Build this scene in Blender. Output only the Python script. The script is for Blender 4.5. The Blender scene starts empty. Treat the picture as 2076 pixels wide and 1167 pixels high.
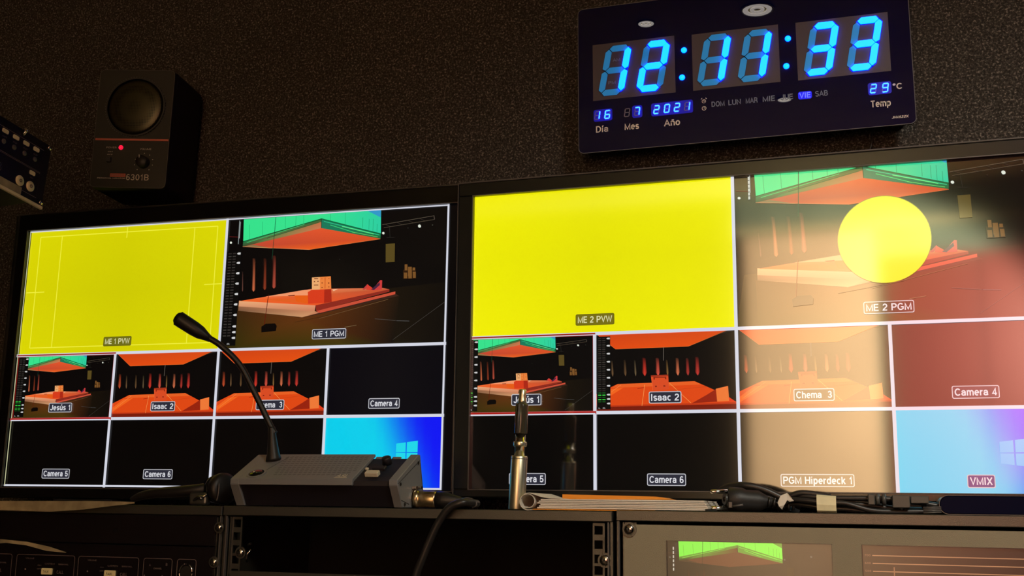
import bpy, bmesh, math, random
from mathutils import Vector, Matrix
from mathutils.geometry import tessellate_polygon
R = math.radians
random.seed(7)
EYE = 1.2                      # height of the camera and of the rack tops above the floor
scene = bpy.context.scene
COL = scene.collection

# ------------------------------------------------------------------ camera
FOC = 2300.0
yaw, pit, rol = -0.30627, 0.19297, 0.01428
F = Vector((math.sin(yaw)*math.cos(pit), math.cos(yaw)*math.cos(pit), math.sin(pit)))
R0 = Vector((math.cos(yaw), -math.sin(yaw), 0)); U0 = R0.cross(F)
RT = R0*math.cos(rol) + U0*math.sin(rol); UP = -R0*math.sin(rol) + U0*math.cos(rol)
cd = bpy.data.cameras.new('camera'); cam = bpy.data.objects.new('camera', cd); COL.objects.link(cam)
cam.matrix_world = Matrix(((RT.x, UP.x, -F.x, 0), (RT.y, UP.y, -F.y, 0), (RT.z, UP.z, -F.z, EYE), (0, 0, 0, 1)))
cd.sensor_width = 36.0; cd.lens = FOC/2076*36.0; cd.clip_start = 0.02
scene.camera = cam

# ------------------------------------------------------------------ light and exposure
w = bpy.data.worlds.new('world'); scene.world = w; w.use_nodes = True
w.node_tree.nodes['Background'].inputs[0].default_value = (0.02, 0.018, 0.015, 1)
w.node_tree.nodes['Background'].inputs[1].default_value = 0.3
scene.view_settings.view_transform = 'Standard'; scene.view_settings.look = 'None'
scene.view_settings.exposure = 0.0; scene.view_settings.gamma = 1.0
scene.view_settings.use_curve_mapping = False

def spot(name, loc, target, power, color, cone, blend=0.5, radius=0.05):
    l = bpy.data.lights.new(name, 'SPOT'); l.energy = power; l.color = color
    l.spot_size = R(cone); l.spot_blend = blend; l.shadow_soft_size = radius
    o = bpy.data.objects.new(name, l); COL.objects.link(o)
    o.location = (loc[0], loc[1], loc[2]+EYE)
    d = Vector(target) - Vector(loc); o.rotation_euler = d.to_track_quat('-Z', 'Y').to_euler()
    return o
spot('rear_fill_spot', (1.15, -0.75, 0.75), (-0.36, -2.0, 0.42), 1750, (1.0, 0.88, 0.68), 58, 0.35)  # unseen spot added to light the door and panelling for their reflection
spot('front_fill_spot', (0.80, 0.0, 1.2), (0.10, 1.33, 0.0), 118, (1.0, 0.93, 0.78), 60, 1.0, 0.22)  # unseen spot added to brighten the clock, wall and lower right

# ------------------------------------------------------------------ materials
def lin(c):
    return tuple((v/255/12.92) if v/255 <= 0.04045 else ((v/255+0.055)/1.055)**2.4 for v in c)
def mat(name, col, rough=0.5, metal=0.0, ior=1.5, emit=None, es=1.0, noise=0.0, nscale=60, bump=0.0, bscale=300, trans=0.0, rvar=0.0):
    m = bpy.data.materials.new(name); m.use_nodes = True; nt = m.node_tree; b = nt.nodes['Principled BSDF']
    b.inputs['Base Color'].default_value = (*col, 1); b.inputs['Roughness'].default_value = rough
    b.inputs['Metallic'].default_value = metal; b.inputs['IOR'].default_value = ior
    if trans: b.inputs['Transmission Weight'].default_value = trans
    if emit: b.inputs['Emission Color'].default_value = (*emit, 1); b.inputs['Emission Strength'].default_value = es
    tc = nt.nodes.new('ShaderNodeTexCoord')
    if noise:
        n = nt.nodes.new('ShaderNodeTexNoise'); n.inputs['Scale'].default_value = nscale; n.inputs['Detail'].default_value = 4
        r = nt.nodes.new('ShaderNodeValToRGB')
        r.color_ramp.elements[0].position = 0.3; r.color_ramp.elements[1].position = 0.7
        r.color_ramp.elements[0].color = (*[c*(1-noise) for c in col], 1); r.color_ramp.elements[1].color = (*[min(1, c*(1+noise)) for c in col], 1)
        nt.links.new(tc.outputs['Object'], n.inputs['Vector']); nt.links.new(n.outputs['Fac'], r.inputs['Fac']); nt.links.new(r.outputs['Color'], b.inputs['Base Color'])
    if rvar:
        n = nt.nodes.new('ShaderNodeTexNoise'); n.inputs['Scale'].default_value = 18; n.inputs['Detail'].default_value = 5
        mr = nt.nodes.new('ShaderNodeMapRange'); mr.inputs['To Min'].default_value = max(0.02, rough-rvar); mr.inputs['To Max'].default_value = rough+rvar
        nt.links.new(tc.outputs['Object'], n.inputs['Vector']); nt.links.new(n.outputs['Fac'], mr.inputs['Value']); nt.links.new(mr.outputs['Result'], b.inputs['Roughness'])
    if bump:
        n = nt.nodes.new('ShaderNodeTexNoise'); n.inputs['Scale'].default_value = bscale; n.inputs['Detail'].default_value = 3
        bp = nt.nodes.new('ShaderNodeBump'); bp.inputs['Strength'].default_value = bump; bp.inputs['Distance'].default_value = 0.001
        nt.links.new(tc.outputs['Object'], n.inputs['Vector']); nt.links.new(n.outputs['Fac'], bp.inputs['Height']); nt.links.new(bp.outputs['Normal'], b.inputs['Normal'])
    return m

def carpet_material():
    m = bpy.data.materials.new('speckled_carpet'); m.use_nodes = True; nt = m.node_tree; b = nt.nodes['Principled BSDF']
    tc = nt.nodes.new('ShaderNodeTexCoord')
    n = nt.nodes.new('ShaderNodeTexNoise'); n.inputs['Scale'].default_value = 330; n.inputs['Detail'].default_value = 2; n.inputs['Roughness'].default_value = 0.7
    r = nt.nodes.new('ShaderNodeValToRGB'); e = r.color_ramp.elements
    e[0].position = 0.36; e[0].color = (0.030, 0.026, 0.022, 1)
    e[1].position = 0.72; e[1].color = (0.34, 0.30, 0.27, 1)
    k = e.new(0.56); k.color = (0.078, 0.068, 0.060, 1)
    n2 = nt.nodes.new('ShaderNodeTexNoise'); n2.inputs['Scale'].default_value = 3.0; n2.inputs['Detail'].default_value = 3
    mx = nt.nodes.new('ShaderNodeMix'); mx.data_type = 'RGBA'; mx.blend_type = 'MULTIPLY'; mx.inputs['Factor'].default_value = 0.35
    bp = nt.nodes.new('ShaderNodeBump'); bp.inputs['Strength'].default_value = 0.9; bp.inputs['Distance'].default_value = 0.002
    L = nt.links.new
    L(tc.outputs['Object'], n.inputs['Vector']); L(tc.outputs['Object'], n2.inputs['Vector']); L(n.outputs['Fac'], r.inputs['Fac'])
    L(r.outputs['Color'], mx.inputs['A']); L(n2.outputs['Fac'], mx.inputs['B']); L(mx.outputs['Result'], b.inputs['Base Color'])
    L(n.outputs['Fac'], bp.inputs['Height']); L(bp.outputs['Normal'], b.inputs['Normal'])
    b.inputs['Roughness'].default_value = 0.95; b.inputs['Specular IOR Level'].default_value = 0.2
    return m

def screen_material(name, rough, ior, gain):
    m = bpy.data.materials.new(name); m.use_nodes = True; nt = m.node_tree; b = nt.nodes['Principled BSDF']
    b.inputs['Base Color'].default_value = (0.006, 0.006, 0.006, 1); b.inputs['Roughness'].default_value = rough; b.inputs['IOR'].default_value = ior
    a = nt.nodes.new('ShaderNodeAttribute'); a.attribute_name = 'Col'
    nt.links.new(a.outputs['Color'], b.inputs['Emission Color']); b.inputs['Emission Strength'].default_value = gain
    return m

M = dict(
    carpet=carpet_material(),
    screen_l=screen_material('left_screen_image', 0.16, 1.33, 1.0),
    screen_r=screen_material('right_screen_image', 0.07, 2.15, 1.0),
    screen_small=screen_material('small_display_image', 0.28, 2.0, 1.0),
    gloss_black=mat('gloss_black_plastic', (0.006, 0.006, 0.006), 0.14, ior=1.5, rvar=0.04),
    bezel_r=mat('satin_black_bezel', (0.010, 0.010, 0.009), 0.2, ior=1.6, rvar=0.04),
    black=mat('matt_black_plastic', (0.012, 0.011, 0.011), 0.5, bump=0.15),
    black_soft=mat('soft_black_rubber', (0.010, 0.009, 0.009), 0.45),
    cable=mat('black_cable_rubber', (0.02, 0.018, 0.017), 0.38),
    rack=mat('black_rack_enamel', (0.026, 0.024, 0.018), 0.36, bump=0.2, bscale=900, rvar=0.06, ior=2.0),
    rack_in=mat('dark_rack_inside', (0.003, 0.0025, 0.0025), 0.9),
    edge=mat('grey_trim_and_highlight', (0.10, 0.09, 0.085), 0.35),  # plain grey trim, also used for painted edge highlights and reflections
    greypanel=mat('grey_painted_front', (0.24, 0.22, 0.15), 0.38, bump=0.25, bscale=1200, rvar=0.05, ior=1.6),
    blackpanel=mat('black_panel_enamel', (0.008, 0.006, 0.007), 0.25, rvar=0.05),
    stgrey=mat('grey_moulded_plastic', (0.20, 0.205, 0.215), 0.5, bump=0.2, bscale=1500),
    stdark=mat('dark_violet_black_plastic', (0.014, 0.012, 0.018), 0.45, bump=0.2, bscale=1500),
    slot=mat('slot_shadow_grey', (0.10, 0.10, 0.105), 0.6),
    cream=mat('cream_plastic', (0.62, 0.57, 0.44), 0.45),
    chrome=mat('polished_steel', (0.72, 0.68, 0.62), 0.16, metal=1.0, rvar=0.05),
    brass=mat('brassy_nickel', (0.62, 0.48, 0.28), 0.28, metal=1.0, noise=0.3, nscale=120),
    penmetal=mat('champagne_steel', (0.80, 0.76, 0.56), 0.36, metal=1.0, rvar=0.05),
    smoke=mat('smoked_glass', (0.05, 0.045, 0.03), 0.08, ior=1.5),
    paper=mat('white_paper', (0.78, 0.72, 0.62), 0.75, bump=0.1, bscale=200),
    paperdim=mat('old_cream_paper', (0.36, 0.31, 0.19), 0.7, noise=0.35, nscale=40),
    orange=mat('orange_card', (0.85, 0.30, 0.02), 0.55),
    tape=mat('yellowed_label_tape', (0.85, 0.78, 0.50), 0.6, noise=0.08, nscale=90),
    adaptor=mat('dark_grey_connector', (0.075, 0.075, 0.07), 0.4),
    clockface=mat('navy_black_acrylic', (0.002, 0.003, 0.036), 0.008, ior=1.5),
    clockbody=mat('black_clock_housing', (0.008, 0.008, 0.012), 0.3),
    clocktrim=mat('clear_acrylic_edge', (0.16, 0.16, 0.17), 0.15),
    dpanel=mat('mauve_grey_digit_mask', (0.085, 0.066, 0.085), 0.35, ior=1.5),
    seg_off=mat('unlit_blue_segment', (0.02, 0.30, 0.58), 0.4, emit=(0.003, 0.08, 0.22), es=1.0),  # weak glow added for light leaking in from the lit segments
    halo=mat('blue_painted_halo', (0.002, 0.002, 0.05), 0.5, emit=(0.0, 0.004, 0.80), es=1.0),
    plate_glow=mat('blue_painted_glow', (0.002, 0.002, 0.03), 0.5, emit=(0.0, 0.0, 0.26), es=1.0),
    case=mat('navy_black_case', (0.003, 0.005, 0.02), 0.25, ior=1.1),
    seg_gap=mat('dark_digit_groove', (0.03, 0.035, 0.09), 0.5),
    seg_on=mat('lit_blue_segment', (0.03, 0.3, 0.6), 0.4, emit=(0.0, 0.70, 11.0), es=1.0),
    led_small=mat('lit_small_led', (0.1, 0.3, 0.6), 0.4, emit=(0.10, 0.75, 18.0), es=1.0),
    led_off=mat('unlit_small_led', (0.20, 0.17, 0.22), 0.4),
    led_day=mat('lit_weekday', (0.02, 0.02, 0.4), 0.4, emit=(0.16, 0.20, 2.0), es=1.0),
    printgrey=mat('pale_clock_print', (0.85, 0.76, 0.68), 0.6),
    printblue=mat('slate_clock_print', (0.22, 0.26, 0.36), 0.6),
    spkbody=mat('black_speaker_cabinet', (0.010, 0.009, 0.008), 0.55, bump=0.3, bscale=600),
    spkface=mat('dark_speaker_fascia', (0.0075, 0.0065, 0.0035), 0.5, bump=0.2, bscale=900),
    stripe=mat('red_brown_stripe', (0.55, 0.13, 0.08), 0.5),
    redlamp=mat('red_power_light', (0.4, 0.01, 0.02), 0.3, emit=(0.9, 0.01, 0.05), es=1.0),
    printpale=mat('pale_panel_print', (0.55, 0.50, 0.44), 0.6),
    printdim=mat('dim_panel_print', (0.20, 0.15, 0.14), 0.6),
    beige=mat('beige_door_laminate', (0.78, 0.55, 0.34), 0.5, noise=0.05, nscale=4),
    mahogany=mat('red_brown_panelling', (0.20, 0.028, 0.018), 0.5, noise=0.06, nscale=3),
    greenwall=mat('dull_green_wall', (0.15, 0.20, 0.14), 0.8, noise=0.2, nscale=5),
    blackdrape=mat('black_drape', (0.002, 0.002, 0.002), 0.9),
    ceiling=mat('olive_ceiling', (0.55, 0.50, 0.27), 0.85, noise=0.1, nscale=6),
    floor=mat('dark_floor', (0.05, 0.045, 0.04), 0.6, noise=0.2, nscale=12),
    lamp=mat('lamp_ring', (0.8, 0.75, 0.7), 0.4, emit=(5.5, 5.0, 4.6), es=1.0),
    amber=mat('amber_label_key', (0.62, 0.50, 0.26), 0.5, emit=(0.10, 0.07, 0.025), es=1.0),
)

M['blackdrape'].node_tree.nodes['Principled BSDF'].inputs['Specular IOR Level'].default_value = 0
# ------------------------------------------------------------------ mesh helpers (all shapes are given with z measured from eye level)
def box(bm, lo, hi, bev=0.0, seg=2, X=None):
    t = bmesh.new(); bmesh.ops.create_cube(t, size=1.0)
    c = [(a+b)/2 for a, b in zip(lo, hi)]; s = [abs(b-a) for a, b in zip(lo, hi)]
    for v in t.verts: v.co = Vector((v.co.x*s[0]+c[0], v.co.y*s[1]+c[1], v.co.z*s[2]+c[2]))
    if bev: bmesh.ops.bevel(t, geom=list(t.edges), offset=bev, segments=seg, affect='EDGES', profile=0.5)
    merge(bm, t, X)
def merge(bm, t, X=None):
    if X is not None: bmesh.ops.transform(t, matrix=X, verts=t.verts)
    me = bpy.data.meshes.new('tmp'); t.to_mesh(me); t.free(); bm.from_mesh(me); bpy.data.meshes.remove(me)
def prism(bm, pts, f, d0, d1, bev=0.0, X=None):
    """extrude the 2D outline pts; f(a, b, d) gives the 3D point"""
    t = bmesh.new()
    A = [t.verts.new(f(a, b, d0)) for a, b in pts]; B = [t.verts.new(f(a, b, d1)) for a, b in pts]
    t.faces.new(A); t.faces.new(B[::-1]); n = len(pts)
    for i in range(n): t.faces.new((A[i], B[i], B[(i+1) % n], A[(i+1) % n]))
    bmesh.ops.recalc_face_normals(t, faces=t.faces)
    if bev: bmesh.ops.bevel(t, geom=list(t.edges), offset=bev, segments=1, affect='EDGES')
    merge(bm, t, X)
def tube(bm, pts, r, n=14, caps=True):
    P = [Vector(p) for p in pts]; rs = r if isinstance(r, (list, tuple)) else [r]*len(P)
    prev = None; rings = []
    for i, p in enumerate(P):
        d = (P[min(i+1, len(P)-1)] - P[max(i-1, 0)]).normalized()
        if prev is None: u = d.orthogonal().normalized()
        else: u = (prev - d*prev.dot(d)).normalized()
        prev = u; v = d.cross(u)
        rings.append([bm.verts.new(p + (u*math.cos(2*math.pi*k/n) + v*math.sin(2*math.pi*k/n))*rs[i]) for k in range(n)])
    for a, b in zip(rings, rings[1:]):
        for k in range(n):
            fc = bm.faces.new((a[k], a[(k+1) % n], b[(k+1) % n], b[k])); fc.smooth = True
    if caps: bm.faces.new(rings[0][::-1]); bm.faces.new(rings[-1])
def spline(pts, k=8):
    P = [Vector(p) for p in pts]; out = []
    for i in range(len(P)-1):
        p0 = P[max(i-1, 0)]; p1 = P[i]; p2 = P[i+1]; p3 = P[min(i+2, len(P)-1)]
        for j in range(k):
            t = j/k; out.append(0.5*((2*p1) + (p2-p0)*t + (2*p0-5*p1+4*p2-p3)*t*t + (3*p1-p0-3*p2+p3)*t**3))
    out.append(P[-1]); return out
def ring(bm, c, axis, r_out, r_in, h, n=24):
    """flat ring (washer); r_in 0 makes a disc"""
    ax = Vector(axis).normalized(); u = ax.orthogonal().normalized(); v = ax.cross(u); c = Vector(c)
    def circ(r, d): return [bm.verts.new(c + ax*d + (u*math.cos(2*math.pi*k/n)+v*math.sin(2*math.pi*k/n))*r) for k in range(n)]
    a, b = circ(r_out, 0), circ(r_out, h)
    if r_in > 0:
        e, g = circ(r_in, 0), circ(r_in, h)
        for k in range(n):
            j = (k+1) % n
            bm.faces.new((a[k], a[j], b[j], b[k])); bm.faces.new((e[j], e[k], g[k], g[j])); bm.faces.new((b[k], b[j], g[j], g[k])); bm.faces.new((a[j], a[k], e[k], e[j]))
    else:
        for k in range(n):
            j = (k+1) % n; bm.faces.new((a[k], a[j], b[j], b[k]))
        bm.faces.new(a[::-1]); bm.faces.new(b)
def lathe(bm, base, axis, prof, n=24):
    """prof: list of (radius, distance along axis)"""
    ax = Vector(axis).normalized(); P = [Vector(base)+ax*d for _, d in prof]
    u = ax.orthogonal().normalized(); v = ax.cross(u); rings = []
    for (r, d), p in zip(prof, P):
        rings.append([bm.verts.new(p+(u*math.cos(2*math.pi*k/n)+v*math.sin(2*math.pi*k/n))*max(r, 1e-5)) for k in range(n)])
    for a, b in zip(rings, rings[1:]):
        for k in range(n):
            fc = bm.faces.new((a[k], a[(k+1) % n], b[(k+1) % n], b[k])); fc.smooth = True
    bm.faces.new(rings[0][::-1]); bm.faces.new(rings[-1])

LOCAL = {}
def thing(name, label, cat, loc=(0, 0, 0), rot=None, group=None):
    """an Empty at the thing's base; loc z is measured from eye level, rot a 3x3 Matrix"""
    o = bpy.data.objects.new(name, None); COL.objects.link(o); o.empty_display_size = 0.05
    mw = Matrix.Translation(Vector(loc)+Vector((0, 0, EYE))) @ (rot.to_4x4() if rot else Matrix.Identity(4))
    o.matrix_world = mw; LOCAL[o.name] = mw
    o['label'] = label; o['category'] = cat
    if group: o['group'] = group
    return o
def part(name, bm, m, parent=None, label=None, local=False, smooth=False, kind=None, recalc=True):
    """one mesh object; coordinates are world ones (z from eye level) unless local"""
    if recalc: bmesh.ops.recalc_face_normals(bm, faces=bm.faces)
    par = parent
    chain = parent
    while chain is not None and chain.name not in LOCAL: chain = chain.parent
    if not local:
        X = Matrix.Translation((0, 0, EYE))
        if chain is not None: X = LOCAL[chain.name].inverted() @ X
        bmesh.ops.transform(bm, matrix=X, verts=bm.verts)
    me = bpy.data.meshes.new(name); bm.to_mesh(me); bm.free()
    if smooth:
        for p in me.polygons: p.use_smooth = True
    me.materials.append(m)
    o = bpy.data.objects.new(name, me); COL.objects.link(o)
    if par is not None: o.parent = par
    if label: o['label'] = label
    if kind: o['kind'] = kind
    return o
def tag(o, label, cat, group=None):
    o['label'] = label; o['category'] = cat
    if group: o['group'] = group
    return o
def one(name, fn, m, parent=None, **k):
    bm = bmesh.new(); fn(bm); return part(name, bm, m, parent, **k)

# flat lettering: stroke-built letters as triangles in a plane, fitted into a box
def _arc(cx, cy, rx, ry, a0, a1, n=10):
    return [(cx+rx*math.cos(R(a0+(a1-a0)*i/n)), cy+ry*math.sin(R(a0+(a1-a0)*i/n))) for i in range(n+1)]
def _glyphs():
    A = _arc; G = {}
    # name: (advance width, [strokes]); capital height 1, x-height .74, stroke centre lines
    G['A'] = (.80, [[(.05, .07), (.05, .07), (.40, .93), (.75, .07)], [(.17, .36), (.63, .36)]])
    G['A'] = (.80, [[(.04, 0), (.40, .96), (.76, 0)], [(.18, .34), (.62, .34)]])
    G['B'] = (.70, [[(.08, .07), (.08, .93), (.38, .93)] + A(.38, .72, .21, .21, 90, -90) + [(.08, .51)], [(.38, .51)] + A(.40, .29, .23, .22, 90, -90) + [(.08, .07)]])
    G['C'] = (.76, [A(.40, .50, .33, .43, 42, 318, 18)])
    G['D'] = (.74, [[(.08, .07), (.08, .93), (.32, .93)] + A(.32, .50, .34, .43, 90, -90, 14) + [(.08, .07)]])
    G['E'] = (.64, [[(.60, .93), (.08, .93), (.08, .07), (.61, .07)], [(.08, .51), (.56, .51)]])
    G['F'] = (.60, [[(.58, .93), (.08, .93), (.08, 0)], [(.08, .50), (.52, .50)]])
    G['G'] = (.80, [A(.40, .50, .33, .43, 42, 300, 18) + [(.70, .20), (.70, .46), (.42, .46)]])
    G['H'] = (.74, [[(.08, 0), (.08, 1)], [(.66, 0), (.66, 1)], [(.08, .51), (.66, .51)]])
    G['I'] = (.26, [[(.12, 0), (.12, 1)]])
    G['J'] = (.54, [[(.45, 1), (.45, .30)] + A(.26, .28, .19, .21, 0, -170)])
    G['K'] = (.70, [[(.08, 0), (.08, 1)], [(.64, 1), (.10, .38)], [(.26, .56), (.66, 0)]])
    G['L'] = (.58, [[(.08, 1), (.08, .07), (.56, .07)]])
    G['M'] = (.88, [[(.08, 0), (.08, .93), (.44, .10), (.80, .93), (.80, 0)]])
    G['N'] = (.74, [[(.08, 0), (.08, .90), (.66, .10), (.66, 1)]])
    G['O'] = (.80, [A(.40, .50, .33, .43, 0, 360, 24)])
    G['P'] = (.68, [[(.08, 0), (.08, .93), (.38, .93)] + A(.38, .69, .23, .24, 90, -90) + [(.08, .45)]])
    G['R'] = (.72, [[(.08, 0), (.08, .93), (.38, .93)] + A(.38, .70, .23, .23, 90, -90) + [(.08, .47)], [(.42, .47), (.60, .34), (.66, 0)]])
    G['S'] = (.68, [A(.34, .72, .26, .21, 20, 255, 12) + A(.34, .28, .27, .22, 75, -160, 12)])
    G['T'] = (.64, [[(.02, .93), (.62, .93)], [(.32, .93), (.32, 0)]])
    G['U'] = (.74, [[(.08, 1), (.08, .34)] + A(.37, .34, .29, .27, 180, 360, 14) + [(.66, 1)]])
    G['V'] = (.72, [[(.04, 1), (.36, .06), (.68, 1)]])
    G['W'] = (1.0, [[(.04, 1), (.27, .07), (.50, .93), (.73, .07), (.96, 1)]])
    G['X'] = (.70, [[(.04, 1), (.66, 0)], [(.66, 1), (.04, 0)]])
    G['a'] = (.58, [[(.07, .52)] + A(.27, .50, .20, .18, 160, 0, 8) + [(.47, .12), (.52, .03)], [(.47, .42), (.27, .40)] + A(.23, .235, .175, .165, 90, 270, 8) + [(.34, .08), (.47, .22)]])
    G['c'] = (.54, [A(.29, .37, .22, .31, 50, 310, 14)])
    G['d'] = (.60, [A(.28, .37, .21, .31, 0, 360, 18), [(.50, 1), (.50, 0)]])
    G['e'] = (.58, [[(.08, .38), (.50, .38)] + A(.29, .37, .22, .31, 5, 310, 18)])
    G['h'] = (.58, [[(.08, 0), (.08, 1)], [(.08, .42)] + A(.29, .45, .20, .23, 160, 0, 10) + [(.49, 0)]])
    G['i'] = (.24, [[(.11, 0), (.11, .73)], [(.11, .88), (.11, 1.0)]])
    G['í'] = (.28, [[(.11, 0), (.11, .73)], [(.09, .84), (.24, 1.04)]])
    G['k'] = (.54, [[(.08, 0), (.08, 1)], [(.48, .74), (.10, .30)], [(.22, .43), (.50, 0)]])
    G['m'] = (.88, [[(.08, 0), (.08, .74)], [(.08, .44)] + A(.26, .48, .17, .20, 160, 0, 8) + [(.43, 0)], [(.43, .44)] + A(.62, .48, .18, .20, 160, 0, 8) + [(.80, 0)]])
    G['n'] = (.58, [[(.08, 0), (.08, .74)], [(.08, .42)] + A(.29, .45, .20, .23, 160, 0, 10) + [(.49, 0)]])
    G['ñ'] = (.58, G['n'][1] + [[(.14, .88), (.46, .90)]])
    G['o'] = (.60, [A(.30, .37, .23, .31, 0, 360, 18)])
    G['p'] = (.60, [[(.09, .74), (.09, -.27)], A(.31, .37, .21, .31, 0, 360, 18)])
    G['r'] = (.38, [[(.08, 0), (.08, .74)], [(.08, .45), (.16, .62), (.36, .67)]])
    G['s'] = (.52, [A(.26, .53, .18, .15, 25, 255, 10) + A(.26, .215, .19, .155, 75, -160, 10)])
    G['u'] = (.58, [[(.08, .74), (.08, .28)] + A(.27, .27, .19, .21, 180, 330, 8) + [(.49, .30)], [(.49, .74), (.49, 0)]])
    G['ú'] = (.58, G['u'][1] + [[(.24, .86), (.40, 1.06)]])
    G['0'] = (.62, [A(.31, .50, .23, .43, 0, 360, 22)])
    G['1'] = (.50, [[(.08, .70), (.20, .76), (.30, .96), (.30, 0)]])
    G['2'] = (.62, [A(.30, .68, .22, .25, 170, -25, 12) + [(.10, .18), (.07, .07), (.56, .07)]])
    G['3'] = (.62, [A(.29, .71, .20, .22, 165, -80, 12) + [(.24, .50)], [(.28, .50)] + A(.29, .28, .23, .21, 80, -165, 12)])
    G['4'] = (.62, [[(.58, .25), (.06, .25), (.42, .94), (.42, 0)]])
    G['5'] = (.62, [[(.54, .93), (.15, .93), (.10, .47)] + A(.30, .32, .24, .25, 130, -160, 14)])
    G['6'] = (.62, [A(.33, .52, .24, .41, 45, 180, 10) + A(.31, .31, .22, .24, 180, 540, 18)])
    G['7'] = (.62, [[(.06, .93), (.56, .93), (.28, .40), (.22, 0)]])
    G['8'] = (.62, [A(.31, .72, .19, .21, 0, 360, 16), A(.31, .28, .23, .22, 0, 360, 16)])
    G['°'] = (.36, [A(.17, .84, .11, .11, 0, 360, 12)])
    G[' '] = (.30, [])
    return G
GLYPH = _glyphs(); _TXT = {}
def _stroke(pts, t):
    """constant width band along a polyline, mitred"""
    P = [Vector(p) for p in pts]; P = [p for i, p in enumerate(P) if i == 0 or (p-P[i-1]).length > 1e-4]
    n = len(P); closed = (P[0]-P[-1]).length < .02 and n > 6
    Lf, Rg = [], []
    for i, p in enumerate(P):
        a = P[i-1] if i > 0 else (P[-2] if closed else None); c = P[i+1] if i < n-1 else (P[1] if closed else None)
        d1 = (p-a).normalized() if a is not None else (c-p).normalized(); d2 = (c-p).normalized() if c is not None else d1
        n1 = Vector((-d1.y, d1.x)); n2 = Vector((-d2.y, d2.x)); m = (n1+n2)
        m = m.normalized() if m.length > 1e-3 else n1
        k = min(1.7, 1/max(.35, m.dot(n1))); Lf.append(p+m*t/2*k); Rg.append(p-m*t/2*k)
    T = []
    for i in range(n-1):
        T += [[tuple(Lf[i]), tuple(Rg[i]), tuple(Rg[i+1])], [tuple(Lf[i]), tuple(Rg[i+1]), tuple(Lf[i+1])]]
    return T
def word(s, t):
    if (s, t) not in _TXT:
        x = 0; T = []
        for ch in s:
            wd, st = GLYPH[ch]
            for pl in st:
                T += [[(x+a, b) for a, b in tri] for tri in _stroke(pl, t)]
            x += wd + .10
        xs = [p[0] for q in T for p in q]; _TXT[(s, t)] = ([[(a-min(xs), b) for a, b in q] for q in T], max(xs)-min(xs))
    return _TXT[(s, t)]
def fit_word(s, x0, x1, y0, cap, slant=0.0, bold=0.0):
    """triangles of s spanning x0..x1, baseline y0, capital height cap; bold raises the stroke weight"""
    T, wd = word(s, .14 if not bold else .17); sx = (x1-x0)/wd
    return [[(x0+x*sx+y*cap*slant, y0+y*cap) for x, y in t] for t in T]
def letters(bm, tris, f, off=0.0):
    for t in tris:
        try: bm.faces.new([bm.verts.new(f(x, y, off)) for x, y in t])
        except ValueError: pass

# ================================================================== the room
def struct(name, fn, m, parent=None):
    o = one(name, fn, m, parent); o['kind'] = 'structure'; return o
WY = 1.545
struct('wall_front', lambda b: box(b, (-1.9, WY, -1.2), (1.3, WY+.1, 1.25)), M['carpet'])
struct('wall_left', lambda b: box(b, (-2.0, -2.1, -1.2), (-1.9, WY+.1, 1.25)), M['carpet'])
struct('wall_right', lambda b: box(b, (1.3, -2.1, -1.2), (1.4, WY+.1, 1.25)), M['blackdrape'])
struct('floor', lambda b: box(b, (-2.0, -2.1, -1.3), (1.4, WY+.1, -1.2)), M['floor'])
struct('ceiling', lambda b: box(b, (-2.0, -2.1, 1.25), (1.4, WY+.1, 1.35)), M['ceiling'])
def backwall(b):
    box(b, (-.64, -2.1, -1.2), (1.4, -2.0, 1.25))
struct('wall_back', backwall, M['greenwall'])
struct('trim_1', lambda b: box(b, (-2.0, -2.1, -1.2), (-.645, -1.98, 1.25)), M['blackdrape'])
door = struct('door_1', lambda b: box(b, (-.60, -2.0, -1.2), (-.075, -1.955, 1.06), .004), M['beige'])
hb = bmesh.new(); tube(hb, [(-.55, -1.955, -.15), (-.55, -1.90, -.15), (-.44, -1.90, -.15)], .009); part('door_handle', hb, M['chrome'], door)
def panels(b):
    for i in range(3):
        box(b, (-.03+i*.36, -2.0, -1.2), (.325+i*.36, -1.97, .95), .004)
struct('trim_2', panels, M['mahogany'])
struct('trim_3', lambda b: box(b, (-.64, -2.0, 1.075), (1.3, -1.96, 1.10), .003), M['ceiling'])
for i, (x, y, r) in enumerate([(-.226, .26, .036), (-.511, .254, .020), (-.207, -.406, .020)]):
    c = struct('trim_%d' % (4+i), lambda b: ring(b, (x, y, 1.2495), (0, 0, -1), r*1.2, r*1.05, .004, 32), M['black'])
    one('lamp_ring', lambda b: ring(b, (x, y, 1.2495), (0, 0, -1), r, r*.66, .003, 32), M['lamp'], c)
    one('lamp_core', lambda b: ring(b, (x, y, 1.2495), (0, 0, -1), r*.5, r*.26, .003, 24), M['lamp'], c)

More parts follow.
